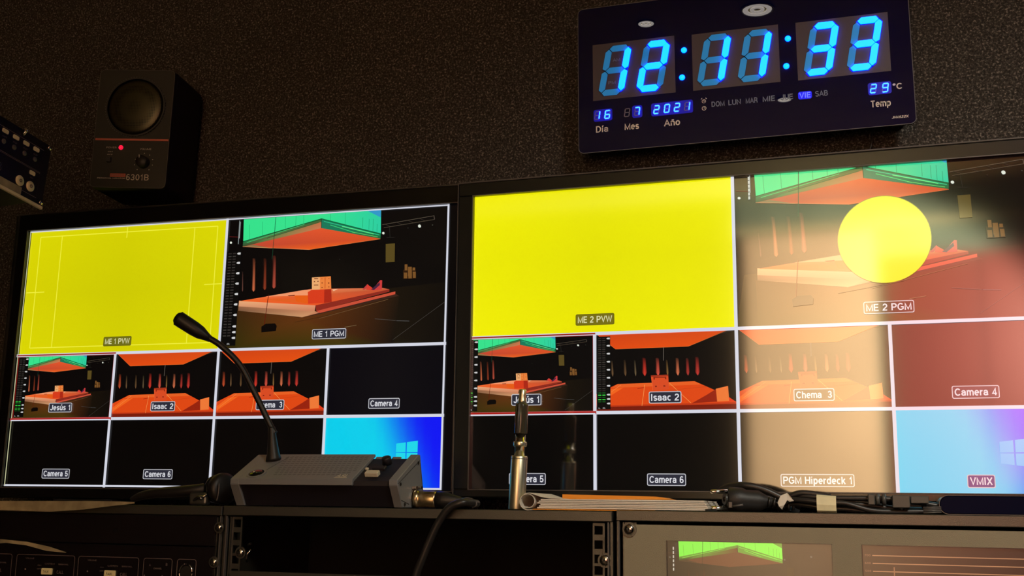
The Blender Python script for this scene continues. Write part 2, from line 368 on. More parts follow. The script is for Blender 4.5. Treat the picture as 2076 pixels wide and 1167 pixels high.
# ================================================================== equipment racks (three bays side by side, tops level with the eye)
FY = 1.283
def rack(x0, x1, ztop, label, screws_l=(), screws_r=()):
    t = thing('equipment_rack', label, 'rack', ((x0+x1)/2, FY, -1.2), group='equipment racks under the monitors')
    one('top_plate', lambda b: box(b, (x0, FY, ztop-.0118), (x1, WY-.004, ztop), .0008, 1), M['rack'], t)
    for a in (x0, x1-.0028): one('side_panel', lambda b: box(b, (a, FY+.004, -1.2), (a+.0028, WY-.01, ztop-.0118)), M['rack'], t)
    one('back_panel', lambda b: box(b, (x0+.003, WY-.03, -1.2), (x1-.003, WY-.012, ztop-.012)), M['rack_in'], t)
    one('base_plate', lambda b: box(b, (x0+.003, FY+.006, -1.2), (x1-.003, WY-.03, -1.17)), M['rack'], t)
    cx = (x0+x1)/2
    for s in (-1, 1):
        xc = cx + s*.2329
        def rail(b):
            zt = ztop-.0135; zb = -.62; w = .0068; h = .0048; yy = FY+.007
            zs = []; z = ztop-.0215; k = 0
            while z > zb+.02:
                zs.append(z); z -= (.0159, .0159, .0127)[k % 3]; k += 1
            top = zt
            for z in zs:
                box(b, (xc-w, yy, z+h), (xc+w, yy+.002, top)); top = z-h
                box(b, (xc-w, yy, z-h), (xc-h, yy+.002, z+h)); box(b, (xc+h, yy, z-h), (xc+w, yy+.002, z+h))
            box(b, (xc-w, yy, zb), (xc+w, yy+.002, top))
            a, c = (xc+w, xc+w+.0012) if s > 0 else (xc-w-.0012, xc-w)
            box(b, (a, yy-.004, zb), (c, yy+.02, zt))
        one('rail', rail, M['rack'], t)
        one('edge_strip', lambda b: box(b, (xc+s*.0125-.0009, FY+.0015, -1.2), (xc+s*.0125+.0009, FY+.006, ztop-.0125)), M['edge'], t)
    return t
def screw(parent, x, z, y=FY+.002, r=.0062, label=None):
    """pan-head cross screw with a washer"""
    def w_(b): ring(b, (x, y, z), (0, -1, 0), r*1.35, 0, .0012, 24)
    wsh = one('washer', w_, M['rack'], parent)
    def h(b):
        lathe(b, (x, y-.0012, z), (0, -1, 0), [(r, 0), (r, .0008), (r*.85, .0024), (r*.5, .0033), (0, .0036)], 20)
    hd = one('screw', h, M['chrome'], parent)
    def cr(b):
        for a in (0.3, 0.3+math.pi/2):
            X = Matrix.Translation((x, y-.0046, z)) @ Matrix.Rotation(a, 4, 'Y')
            box(b, (-r*.45, -.0004, -r*.1), (r*.45, .0004, r*.1), X=X)
    if hd is not None and parent.parent is None: one('cross_slot', cr, M['black'], hd)
rA = rack(-1.280, -.7855, -.0005, 'left bay of the black equipment racks, holding the labelled intercom panel')
rB = rack(-.7835, -.2832, 0.0, 'middle bay of the black equipment racks, mostly empty, under the microphone station')
rC = rack(-.2785, .2175, .0014, 'right bay of the black equipment racks, holding the grey twin-display unit')
screw(rB, -.2925, -.0545, FY+.006)
screw(rB, -.7586, -.0573, FY+.006, .0055)
def clip(b):
    tube(b, [(-.7475, FY+.004, -.048), (-.742, FY-.004, -.046), (-.738, FY-.006, -.0455)], .0013, 8)
    tube(b, [(-.747, FY+.002, -.068), (-.7445, FY-.004, -.060), (-.740, FY-.002, -.0525)], .0014, 8)
one('cage_nut_clip', clip, M['chrome'], rB)

# ---- bay A: glossy blank panel, then intercom panel
tb = thing('blank_panel', 'plain glossy black blank panel above the labelled intercom panel', 'panel', (-1.03, FY, -.050))
one('face_plate', lambda b: box(b, (-1.273, FY, -.0502), (-.793, FY+.003, -.0128), .0006, 1), M['blackpanel'], tb)
screw(tb, -.7875-.0125+.0128, -.0271, FY-.0005, .0052)
ti = thing('intercom_panel', 'black rack intercom panel with outlined boxes of keys and a round socket', 'intercom', (-1.03, FY, -.14))
one('face_plate', lambda b: box(b, (-1.273, FY, -.1395), (-.793, FY+.003, -.0512), .0006, 1), M['blackpanel'], ti)
one('chassis', lambda b: box(b, (-1.262, FY+.003, -.139), (-.81, FY+.16, -.052)), M['rack_in'], ti)
screw(ti, -.7915, -.0695, FY-.0005, .0052)
def rrect(x0, x1, z0, z1, r, n=5):
    out = []
    for cx, cz, a0 in ((x1-r, z1-r, 0), (x0+r, z1-r, 90), (x0+r, z0+r, 180), (x1-r, z0+r, 270)):
        for k in range(n+1):
            a = R(a0+90*k/n); out.append((cx+r*math.cos(a), cz+r*math.sin(a)))
    return out
def outline(b, pts, w, f, off):
    """thin closed band along the outline pts"""
    n = len(pts); cx = sum(p[0] for p in pts)/n; cz = sum(p[1] for p in pts)/n
    inn = []
    for i, p in enumerate(pts):
        a = Vector(pts[i-1]); c = Vector(pts[(i+1) % n]); d = (c-a).normalized(); nn = Vector((d.y, -d.x))
        if nn.dot(Vector((cx-p[0], cz-p[1]))) < 0: nn = -nn
        inn.append((p[0]+nn.x*w, p[1]+nn.y*w))
    A = [b.verts.new(f(x, z, off)) for x, z in pts]; B = [b.verts.new(f(x, z, off)) for x, z in inn]
    for i in range(n): b.faces.new((A[i], A[(i+1) % n], B[(i+1) % n], B[i]))
fI = lambda x, z, d=0: (x, FY-.0004-d, z)
boxes = [(-1.190, -1.0985), (-1.0913, -.999), (-.9938, -.9013), (-.8946, -.8520), (-.8451, -.8172)]
def lines_(b):
    for x0, x1 in boxes: outline(b, rrect(x0, x1, -.122, -.0668, .0035), .0007, fI, 0)
one('box_outlines', lines_, M['printdim'], ti)
def words_(b):
    for x0 in (-1.190, -1.0913, -.9938):
        letters(b, fit_word('VOLUME', x0+.0145, x0+.028, -.0727, .0018), fI)
        letters(b, fit_word('LISTEN', x0+.046, x0+.061, -.0790, .0018), fI)
        letters(b, fit_word('SIGNAL', x0+.067, x0+.083, -.0792, .0018), fI)
        letters(b, fit_word('ON', x0+.0345, x0+.040, -.0812, .0016), fI)
        letters(b, fit_word('OFF', x0+.0340, x0+.0405, -.0858, .0016), fI)
        letters(b, fit_word('CALL', x0+.0655, x0+.0760, -.0905, .0042), fI)
        b.faces.new([b.verts.new(fI(x0+.0155+.0012*math.cos(k*.785), -.0860+.0012*math.sin(k*.785))) for k in range(8)])
    letters(b, fit_word('A', -.8862, -.8835, -.0770, .0028), fI); letters(b, fit_word('B', -.8615, -.8590, -.0760, .0035), fI)
    letters(b, fit_word('CHANNEL', -.8790, -.8670, -.0805, .0020), fI)
    for x in (-.892, -.8655): b.faces.new([b.verts.new(fI(x+.0011*math.cos(k*.785), -.0885+.0011*math.sin(k*.785))) for k in range(8)])
one('panel_lettering', words_, M['printdim'], ti)
for x0 in (-1.190, -1.0913, -.9938):
    kx = x0+.0425
    k = one('talk_key', lambda b: box(b, (kx, FY-.003, -.0918), (kx+.0168, FY, -.0838), .0008, 1), M['amber'], ti, label='small amber lit key')
    one('key_lettering', lambda b: letters(b, fit_word('TALK', kx+.004, kx+.0125, -.0895, .003), lambda x, z, d: (x, FY-.0034, z)), M['blackpanel'], k)
def sock(b):
    for a0, a1 in ((100, 178), (2, 72), (182, 268), (272, 358)):
        tube(b, [(-.8311+.0092*math.cos(R(a)), FY-.0012, -.0835+.0108*math.sin(R(a))) for a in range(a0, a1, 7)], .0009, 8)
one('socket_ring', sock, M['chrome'], ti)
one('socket', lambda b: ring(b, (-.8311, FY-.0002, -.0835), (0, -1, 0), .0082, 0, .0006, 24), M['black'], ti)
one('contact_pins', lambda b: [ring(b, (-.8311+.004*math.cos(a), FY-.0008, -.0835+.004*math.sin(a)), (0, -1, 0), .0008, 0, .0008, 8) for a in (.6, 2.5, 4.2)], M['chrome'], ti)
# ---- bay B: low panel whose top edge just shows
tl = thing('rack_tray', 'dark rack tray far down in the middle bay, only its top edge in view', 'tray', (-.533, FY, -.13))
one('tray_front', lambda b: box(b, (-.768, FY, -.1225), (-.298, FY+.003, -.0790), .0006, 1), M['rack'], tl)
one('tray_floor', lambda b: box(b, (-.757, FY+.003, -.122), (-.31, FY+.2, -.119)), M['rack_in'], tl)

# ================================================================== flat screen pictures
class Pic:
    """picture elements laid on a screen; each is a polygon with screen colours, clipped to the visible glass"""
    def __init__(s, rect, step=1.2e-5):
        s.r = rect; s.t = []; s.step = step; s.n = 0
    def _clip(s, poly):
        x0, x1, y0, y1 = s.r
        for ax, lim, sg in ((0, x0, 1), (0, x1, -1), (1, y0, 1), (1, y1, -1)):
            out = []
            for i in range(len(poly)):
                a, b = poly[i-1], poly[i]; da = (a[0][ax]-lim)*sg; db = (b[0][ax]-lim)*sg
                if (da >= 0) != (db >= 0):
                    t = da/(da-db); out.append((tuple(a[0][k]+(b[0][k]-a[0][k])*t for k in (0, 1)), tuple(a[1][k]+(b[1][k]-a[1][k])*t for k in (0, 1, 2))))
                if db >= 0: out.append(b)
            poly = out
            if len(poly) < 3: return None
        return poly
    def poly(s, pts, col, convex=False):
        cols = [lin(c) for c in col] if isinstance(col[0], (tuple, list)) else [lin(col)]*len(pts)
        s.n += 1; d = s.n*s.step
        if convex or len(pts) <= 3: sets = [list(range(len(pts)))]
        else: sets = [list(t) for t in tessellate_polygon([[Vector((p[0], p[1], 0)) for p in pts]])]
        for st in sets:
            q = s._clip([(tuple(pts[i]), cols[i]) for i in st])
            if q: s.t.append((q, d))
    def tris(s, T, col):
        s.n += 1; d = s.n*s.step; c = lin(col)
        for t in T:
            q = s._clip([(p, c) for p in t])
            if q: s.t.append((q, d))
    def build(s, name, m, parent, y=0.0):
        bm = bmesh.new(); lay = bm.loops.layers.float_color.new('Col')
        for q, d in s.t:
            try: f = bm.faces.new([bm.verts.new((p[0], y-d, p[1])) for p, c in q])
            except ValueError: continue
            f.normal_update()
            if f.normal.y > 0: f.normal_flip()
            for l in f.loops:
                for p, c in q:
                    if abs(l.vert.co.x-p[0]) < 1e-7 and abs(l.vert.co.z-p[1]) < 1e-7: l[lay] = (*c, 1); break
        return part(name, bm, m, parent, local=True, recalc=False)

STAGE=[([[0.031,0.669],[1.002,0.559],[1.0,1.005],[-0.0,1.0]],[(40,28,8),(14,10,7),(14,11,8),(50,42,10)]),
([[0.07,0.704],[0.359,0.774],[0.586,0.998],[0.074,0.992]],[(60,36,14),(95,50,18),(62,55,10),(52,46,8)]),
([[0.359,0.774],[0.798,0.645],[0.78,0.997],[0.586,0.998]],[(95,50,18),(30,20,10),(16,12,8),(58,52,10)]),
([[0.081,0.409],[0.083,0.409],[0.09,0.563],[0.086,0.547]],[(8,6,6),(38,24,21),(110,70,60),(8,6,6)]),
([[0.083,0.409],[0.087,0.409],[0.093,0.547],[0.09,0.563]],[(38,24,21),(8,6,6),(8,6,6),(110,70,60)]),
([[0.126,0.313],[0.132,0.313],[0.142,0.567],[0.133,0.55]],[(8,6,6),(75,38,24),(215,110,70),(8,6,6)]),
([[0.132,0.313],[0.141,0.314],[0.15,0.551],[0.142,0.567]],[(75,38,24),(8,6,6),(8,6,6),(215,110,70)]),
([[0.178,0.317],[0.184,0.317],[0.194,0.559],[0.184,0.542]],[(8,6,6),(52,21,12),(150,60,35),(8,6,6)]),
([[0.184,0.317],[0.193,0.318],[0.202,0.543],[0.194,0.559]],[(52,21,12),(8,6,6),(8,6,6),(150,60,35)]),
([[0.219,0.298],[0.227,0.299],[0.236,0.551],[0.226,0.534]],[(8,6,6),(66,28,21),(190,80,60),(8,6,6)]),
([[0.227,0.299],[0.237,0.3],[0.246,0.535],[0.236,0.551]],[(66,28,21),(8,6,6),(8,6,6),(190,80,60)]),
([[0.45,0.746],[0.781,0.63],[0.798,0.645],[0.379,0.777]],(58,34,24)),
([[0.076,0.672],[0.428,0.732],[0.451,0.746],[0.373,0.774],[0.076,0.707]],[(150,100,70),(200,135,95),(190,110,80),(205,150,105),(120,85,60)]),
([[0.077,0.631],[0.431,0.688],[0.428,0.734],[0.076,0.674]],[(235,170,120),(225,150,110),(200,125,90),(215,150,110)]),
([[0.435,0.731],[0.781,0.612],[0.781,0.632],[0.451,0.748]],(200,78,55)),
([[0.431,0.689],[0.755,0.595],[0.755,0.612],[0.435,0.733]],(140,42,30)),
([[0.081,0.634],[0.405,0.567],[0.725,0.582],[0.755,0.595],[0.43,0.69]],[(240,100,40),(240,120,80),(200,110,70),(190,80,50),(235,85,35)]),
([[0.201,0.608],[0.378,0.571],[0.41,0.571],[0.393,0.615]],(240,150,105)),
([[0.182,0.626],[0.315,0.634],[0.395,0.663],[0.382,0.676]],(225,95,35)),
([[0.301,0.607],[0.334,0.605],[0.334,0.613],[0.308,0.614]],(120,40,20)),
([[0.502,0.577],[0.528,0.575],[0.509,0.59]],(240,190,150)),
([[0.333,0.609],[0.394,0.613],[0.397,0.675],[0.342,0.655]],(228,92,22)),
([[0.408,0.481],[0.444,0.48],[0.447,0.573],[0.411,0.573]],(235,170,110)),
([[0.444,0.48],[0.493,0.478],[0.498,0.573],[0.447,0.573]],(235,130,60)),
([[0.393,0.588],[0.411,0.573],[0.467,0.574],[0.469,0.675],[0.397,0.676]],(215,60,28)),
([[0.467,0.574],[0.498,0.573],[0.503,0.669],[0.469,0.675]],(170,40,22)),
([[0.419,0.487],[0.437,0.489],[0.437,0.495],[0.419,0.494]],(110,45,25)),
([[0.418,0.509],[0.423,0.509],[0.424,0.517],[0.418,0.516]],(110,45,25)),
([[0.434,0.508],[0.439,0.508],[0.439,0.516],[0.434,0.515]],(110,45,25)),
([[0.419,0.536],[0.439,0.537],[0.439,0.542],[0.419,0.541]],(110,45,25)),
([[0.452,0.492],[0.455,0.492],[0.456,0.496],[0.452,0.496]],(110,45,25)),
([[0.483,0.492],[0.487,0.492],[0.487,0.496],[0.483,0.496]],(110,45,25)),
([[0.453,0.522],[0.458,0.522],[0.458,0.529],[0.453,0.528]],(110,45,25)),
([[0.482,0.524],[0.488,0.524],[0.488,0.533],[0.483,0.532]],(110,45,25)),
([[0.454,0.556],[0.459,0.557],[0.459,0.563],[0.454,0.563]],(110,45,25)),
([[0.485,0.554],[0.489,0.554],[0.489,0.561],[0.485,0.56]],(110,45,25)),
([[0.466,0.485],[0.47,0.485],[0.472,0.568],[0.468,0.568]],(200,95,40)),
([[0.637,0.587],[0.658,0.549],[0.668,0.566],[0.645,0.59]],(190,60,60)),
([[0.658,0.552],[0.684,0.583],[0.685,0.598],[0.653,0.59]],(215,60,45)),
([[0.684,0.585],[0.714,0.524],[0.722,0.526],[0.722,0.593],[0.685,0.598]],(205,60,60)),
([[0.675,0.59],[0.711,0.539],[0.713,0.56],[0.688,0.595]],(70,35,60)),
([[0.075,0.005],[0.437,0.003],[0.438,0.038],[0.079,0.178]],(55,225,140)),
([[0.437,0.003],[0.705,0.002],[0.708,0.179],[0.438,0.043]],[(55,225,140),(45,205,160),(45,205,160),(55,225,140)]),
([[0.646,0.002],[0.705,0.002],[0.705,0.058]],(50,150,200)),
([[0.079,0.176],[0.438,0.037],[0.44,0.114],[0.078,0.218]],[(25,120,70),(20,100,50),(150,90,60),(60,70,40)]),
([[0.164,0.177],[0.439,0.063],[0.44,0.111],[0.124,0.211]],[(60,130,70),(190,110,70),(205,120,80),(90,90,50)]),
([[0.438,0.041],[0.708,0.177],[0.707,0.217],[0.44,0.111]],[(30,120,90),(20,120,70),(30,100,55),(30,120,90)]),
([[0.078,0.218],[0.44,0.111],[0.707,0.217],[0.389,0.268]],[(190,70,50),(225,85,45),(215,80,35),(235,95,30)]),
([[0.078,0.218],[0.124,0.206],[0.22,0.245]],(140,110,70)),
((0.079,0.178),(0.438,0.039),0.0052,(8,70,35)),
((0.096,0.188),(0.361,0.074),0.0042,(60,200,110)),
((0.19,0.163),(0.427,0.066),0.0042,(20,90,45)),
((0.438,0.039),(0.708,0.182),0.0063,(10,90,50)),
((0.45,0.06),(0.702,0.189),0.0042,(50,210,150)),
((0.48,0.091),(0.593,0.161),0.0042,(60,220,120)),
((0.533,0.107),(0.676,0.179),0.0042,(110,240,130)),
((0.579,0.154),(0.696,0.203),0.0031,(120,230,110)),
((0.438,0.038),(0.44,0.111),0.0042,(20,50,30)),
((0.078,0.218),(0.389,0.269),0.0021,(240,150,100)),
((0.389,0.269),(0.707,0.219),0.0021,(240,130,70)),
((0.227,0.005),(0.22,0.326),0.0042,(15,60,40)),
((0.214,0.595),(0.202,0.83),0.0052,(90,20,10)),
((0.713,0.113),(0.937,0.07),0.0031,(95,85,70)),
((0.72,0.137),(0.939,0.098),0.0031,(85,75,60)),
((0.725,0.11),(0.751,0.132),0.0021,(70,60,50)),
((0.776,0.101),(0.801,0.123),0.0021,(70,60,50)),
((0.826,0.093),(0.851,0.115),0.0021,(70,60,50)),
((0.875,0.083),(0.9,0.105),0.0021,(70,60,50)),
((0.937,0.068),(0.94,0.098),0.0042,(90,80,70)),
((0.779,0.961),(0.992,0.705),0.0021,(75,70,65)),
((0.566,0.86),(0.618,0.848),0.0042,(110,90,60)),
((0.697,0.806),(0.788,0.824),0.0031,(80,75,70)),
((0.791,0.825),(0.846,0.831),0.0031,(90,90,90)),
((0.341,0.81),(0.553,0.752),0.0021,(40,25,12)),
((0.451,0.789),(0.752,0.668),0.0031,(110,80,50)),
((0.011,0.134),(0.06,0.143),0.0031,(120,30,30)),
((0.06,0.023),(0.06,0.152),0.0052,(150,160,160)),
((0.734,0.211),(0.769,0.214),0.0021,(50,45,40)),
((0.745,0.139),(0.75,0.213),0.0021,(50,50,45)),
((0.105,0.05),(0.109,0.173),0.0021,(20,130,80)),
((0.165,0.033),(0.168,0.148),0.0021,(20,130,80)),
((0.272,0.004),(0.274,0.102),0.0021,(20,130,80)),
((0.321,0.007),(0.322,0.081),0.0021,(20,130,80)),
((0.357,0.004),(0.358,0.066),0.0021,(20,130,80)),
((0.479,0.008),(0.48,0.058),0.0021,(20,130,80)),
((0.546,0.004),(0.547,0.092),0.0021,(20,130,80)),
((0.626,0.05),(0.627,0.128),0.0021,(20,130,80)),
((0.654,0.064),(0.655,0.145),0.0021,(20,130,80)),
((0.672,0.066),(0.673,0.157),0.0021,(20,130,80)),
((0.69,0.105),(0.691,0.17),0.0021,(20,130,80)),
([[0.19,0.835],[0.209,0.814],[0.252,0.813],[0.261,0.833],[0.258,0.87],[0.192,0.878]],(10,6,5)),
([[0.732,0.259],[0.772,0.259],[0.774,0.396],[0.735,0.396]],(88,72,30)),
([[0.812,0.457],[0.867,0.461],[0.87,0.527],[0.813,0.525]],(45,25,10)),
([[0.818,0.418],[0.83,0.419],[0.831,0.463],[0.819,0.462]],(120,80,38)),
([[0.833,0.437],[0.849,0.438],[0.851,0.507],[0.834,0.506]],(120,80,38)),
([[0.816,0.478],[0.83,0.479],[0.831,0.521],[0.817,0.52]],(120,80,38)),
([[0.835,0.485],[0.85,0.486],[0.851,0.523],[0.836,0.522]],(120,80,38)),
([[0.853,0.444],[0.864,0.445],[0.864,0.466],[0.853,0.465]],(120,80,38)),
([[0.854,0.475],[0.867,0.476],[0.868,0.52],[0.856,0.52]],(120,80,38)),
([[0.883,0.142],[0.882,0.15],[0.877,0.153],[0.872,0.149],[0.87,0.14],[0.871,0.132],[0.876,0.129],[0.881,0.133]],(225,230,215)),
([[0.725,0.178],[0.724,0.185],[0.72,0.187],[0.716,0.184],[0.714,0.177],[0.715,0.171],[0.719,0.168],[0.723,0.171]],(225,230,215)),
([[0.027,0.182],[0.026,0.188],[0.022,0.191],[0.018,0.188],[0.016,0.181],[0.018,0.175],[0.021,0.173],[0.025,0.176]],(225,230,215)),
([[0.935,0.139],[0.934,0.142],[0.932,0.143],[0.93,0.142],[0.93,0.139],[0.93,0.136],[0.932,0.135],[0.934,0.136]],(70,70,60)),
([[0.829,0.15],[0.828,0.153],[0.827,0.153],[0.826,0.152],[0.825,0.15],[0.825,0.148],[0.827,0.147],[0.828,0.148]],(70,70,60)),
([[0.533,0.356],[0.532,0.358],[0.531,0.359],[0.529,0.358],[0.529,0.355],[0.529,0.353],[0.531,0.352],[0.532,0.353]],(70,70,60))]
FRONT=[([[0.011,0.77],[0.003,1.0],[1.0,1.0],[1.001,0.788]],(14,9,5)),
([[0.04,0.323],[0.05,0.323],[0.061,0.547],[0.043,0.5]],[(8,6,6),(60,24,13),(200,80,45),(8,6,6)]),
([[0.05,0.323],[0.066,0.323],[0.075,0.501],[0.061,0.547]],[(60,24,13),(8,6,6),(8,6,6),(200,80,45)]),
([[0.113,0.348],[0.119,0.348],[0.129,0.549],[0.117,0.502]],[(8,6,6),(36,27,18),(120,90,60),(8,6,6)]),
([[0.119,0.348],[0.128,0.348],[0.136,0.502],[0.129,0.549]],[(36,27,18),(8,6,6),(8,6,6),(120,90,60)]),
([[0.204,0.343],[0.211,0.343],[0.221,0.55],[0.207,0.503]],[(8,6,6),(33,24,15),(110,80,50),(8,6,6)]),
([[0.211,0.343],[0.222,0.343],[0.23,0.504],[0.221,0.55]],[(33,24,15),(8,6,6),(8,6,6),(110,80,50)]),
([[0.279,0.353],[0.284,0.353],[0.294,0.552],[0.283,0.505]],[(8,6,6),(36,30,21),(120,100,70),(8,6,6)]),
([[0.284,0.353],[0.293,0.353],[0.3,0.505],[0.294,0.552]],[(36,30,21),(8,6,6),(8,6,6),(120,100,70)]),
([[0.337,0.324],[0.348,0.324],[0.359,0.553],[0.339,0.506]],[(8,6,6),(67,18,13),(225,60,45),(8,6,6)]),
([[0.348,0.324],[0.365,0.325],[0.374,0.506],[0.359,0.553]],[(67,18,13),(8,6,6),(8,6,6),(225,60,45)]),
([[0.433,0.33],[0.442,0.331],[0.453,0.555],[0.435,0.508]],[(8,6,6),(69,27,21),(230,90,70),(8,6,6)]),
([[0.442,0.331],[0.459,0.331],[0.467,0.508],[0.453,0.555]],[(69,27,21),(8,6,6),(8,6,6),(230,90,70)]),
([[0.506,0.357],[0.511,0.358],[0.521,0.556],[0.509,0.509]],[(8,6,6),(45,33,18),(150,110,60),(8,6,6)]),
([[0.511,0.358],[0.52,0.358],[0.527,0.509],[0.521,0.556]],[(45,33,18),(8,6,6),(8,6,6),(150,110,60)]),
([[0.573,0.337],[0.582,0.338],[0.592,0.557],[0.575,0.51]],[(8,6,6),(67,36,24),(225,120,80),(8,6,6)]),
([[0.582,0.338],[0.597,0.338],[0.605,0.511],[0.592,0.557]],[(67,36,24),(8,6,6),(8,6,6),(225,120,80)]),
([[0.644,0.343],[0.652,0.343],[0.662,0.559],[0.646,0.512]],[(8,6,6),(57,18,15),(190,60,50),(8,6,6)]),
([[0.652,0.343],[0.666,0.344],[0.674,0.512],[0.662,0.559]],[(57,18,15),(8,6,6),(8,6,6),(190,60,50)]),
([[0.708,0.332],[0.719,0.332],[0.729,0.56],[0.71,0.513]],[(8,6,6),(63,18,15),(210,60,50),(8,6,6)]),
([[0.719,0.332],[0.736,0.332],[0.745,0.514],[0.729,0.56]],[(63,18,15),(8,6,6),(8,6,6),(210,60,50)]),
([[0.016,0.013],[0.942,0.007],[0.668,0.198],[0.15,0.205]],[(205,65,20),(215,75,22),(228,80,18),(225,75,18)]),
([[0.163,0.645],[0.706,0.63],[0.908,0.797],[0.99,0.894],[0.991,0.915],[0.007,0.919],[0.005,0.77]],(222,72,20)),
([[0.163,0.645],[0.706,0.63],[0.755,0.673],[0.122,0.691]],(230,95,35)),
([[0.008,0.834],[0.11,0.708],[0.203,0.693],[0.011,0.898]],(240,100,30)),
([[0.009,0.911],[0.99,0.894],[0.992,0.994],[0.005,0.987]],(120,28,10)),
([[0.009,0.911],[0.99,0.894],[0.991,0.915],[0.01,0.928]],(190,55,20)),
([[0.684,0.899],[0.787,0.801],[0.851,0.732],[0.858,0.885]],(150,35,14)),
([[0.851,0.728],[0.934,0.696],[0.94,0.876],[0.858,0.885]],(238,120,55)),
([[0.937,0.829],[0.984,0.888],[0.94,0.885]],(228,60,25)),
([[0.401,0.547],[0.523,0.541],[0.528,0.724],[0.414,0.731]],(215,75,35)),
([[0.401,0.547],[0.523,0.541],[0.523,0.56],[0.402,0.567]],(160,50,25)),
([[0.421,0.567],[0.505,0.569],[0.505,0.579],[0.422,0.578]],(130,35,18)),
([[0.419,0.567],[0.428,0.567],[0.43,0.599],[0.42,0.599]],(130,35,18)),
([[0.499,0.566],[0.509,0.567],[0.51,0.599],[0.501,0.598]],(130,35,18)),
([[0.429,0.676],[0.443,0.676],[0.443,0.693],[0.43,0.693]],(130,35,18)),
([[0.488,0.673],[0.502,0.673],[0.503,0.69],[0.489,0.69]],(130,35,18)),
((0.188,0.656),(0.029,0.852),0.0031,(245,150,80)),
((0.357,0.66),(0.336,0.921),0.0042,(245,170,90)),
((0.531,0.646),(0.679,0.897),0.0042,(245,170,90)),
((0.016,0.013),(0.15,0.205),0.0021,(235,120,60)),
((0.15,0.205),(0.668,0.198),0.0021,(235,130,60)),
((0.668,0.198),(0.943,0.012),0.0021,(235,130,60)),
((0.305,0.708),(0.352,0.696),0.0073,(150,40,15)),
((0.493,0.199),(0.491,0.366),0.0052,(120,110,100)),
((0.532,0.737),(0.783,0.699),0.0031,(180,60,20)),
((0.407,0.575),(0.414,0.731),0.0031,(240,110,60)),
((0.981,0.021),(0.901,0.045),0.0021,(90,70,60))]

def put_picture(P, F, f, h, cmap=None):
    """F: list of polygons and strokes in 0..1 picture coordinates (y down); f maps them to the screen; h picture height"""
    cm = cmap or (lambda c: c)
    for it in F:
        if len(it) == 2:
            c = it[1]; c = [cm(k) for k in c] if isinstance(c[0], (tuple, list)) else cm(c)
            P.poly([f(*p) for p in it[0]], c)
        else:
            a, b = Vector(f(*it[0])), Vector(f(*it[1])); d = (b-a).normalized(); nn = Vector((-d.y, d.x))*it[2]*h*.5
            P.poly([tuple(a+nn), tuple(b+nn), tuple(b-nn), tuple(a-nn)], cm(it[3]), True)

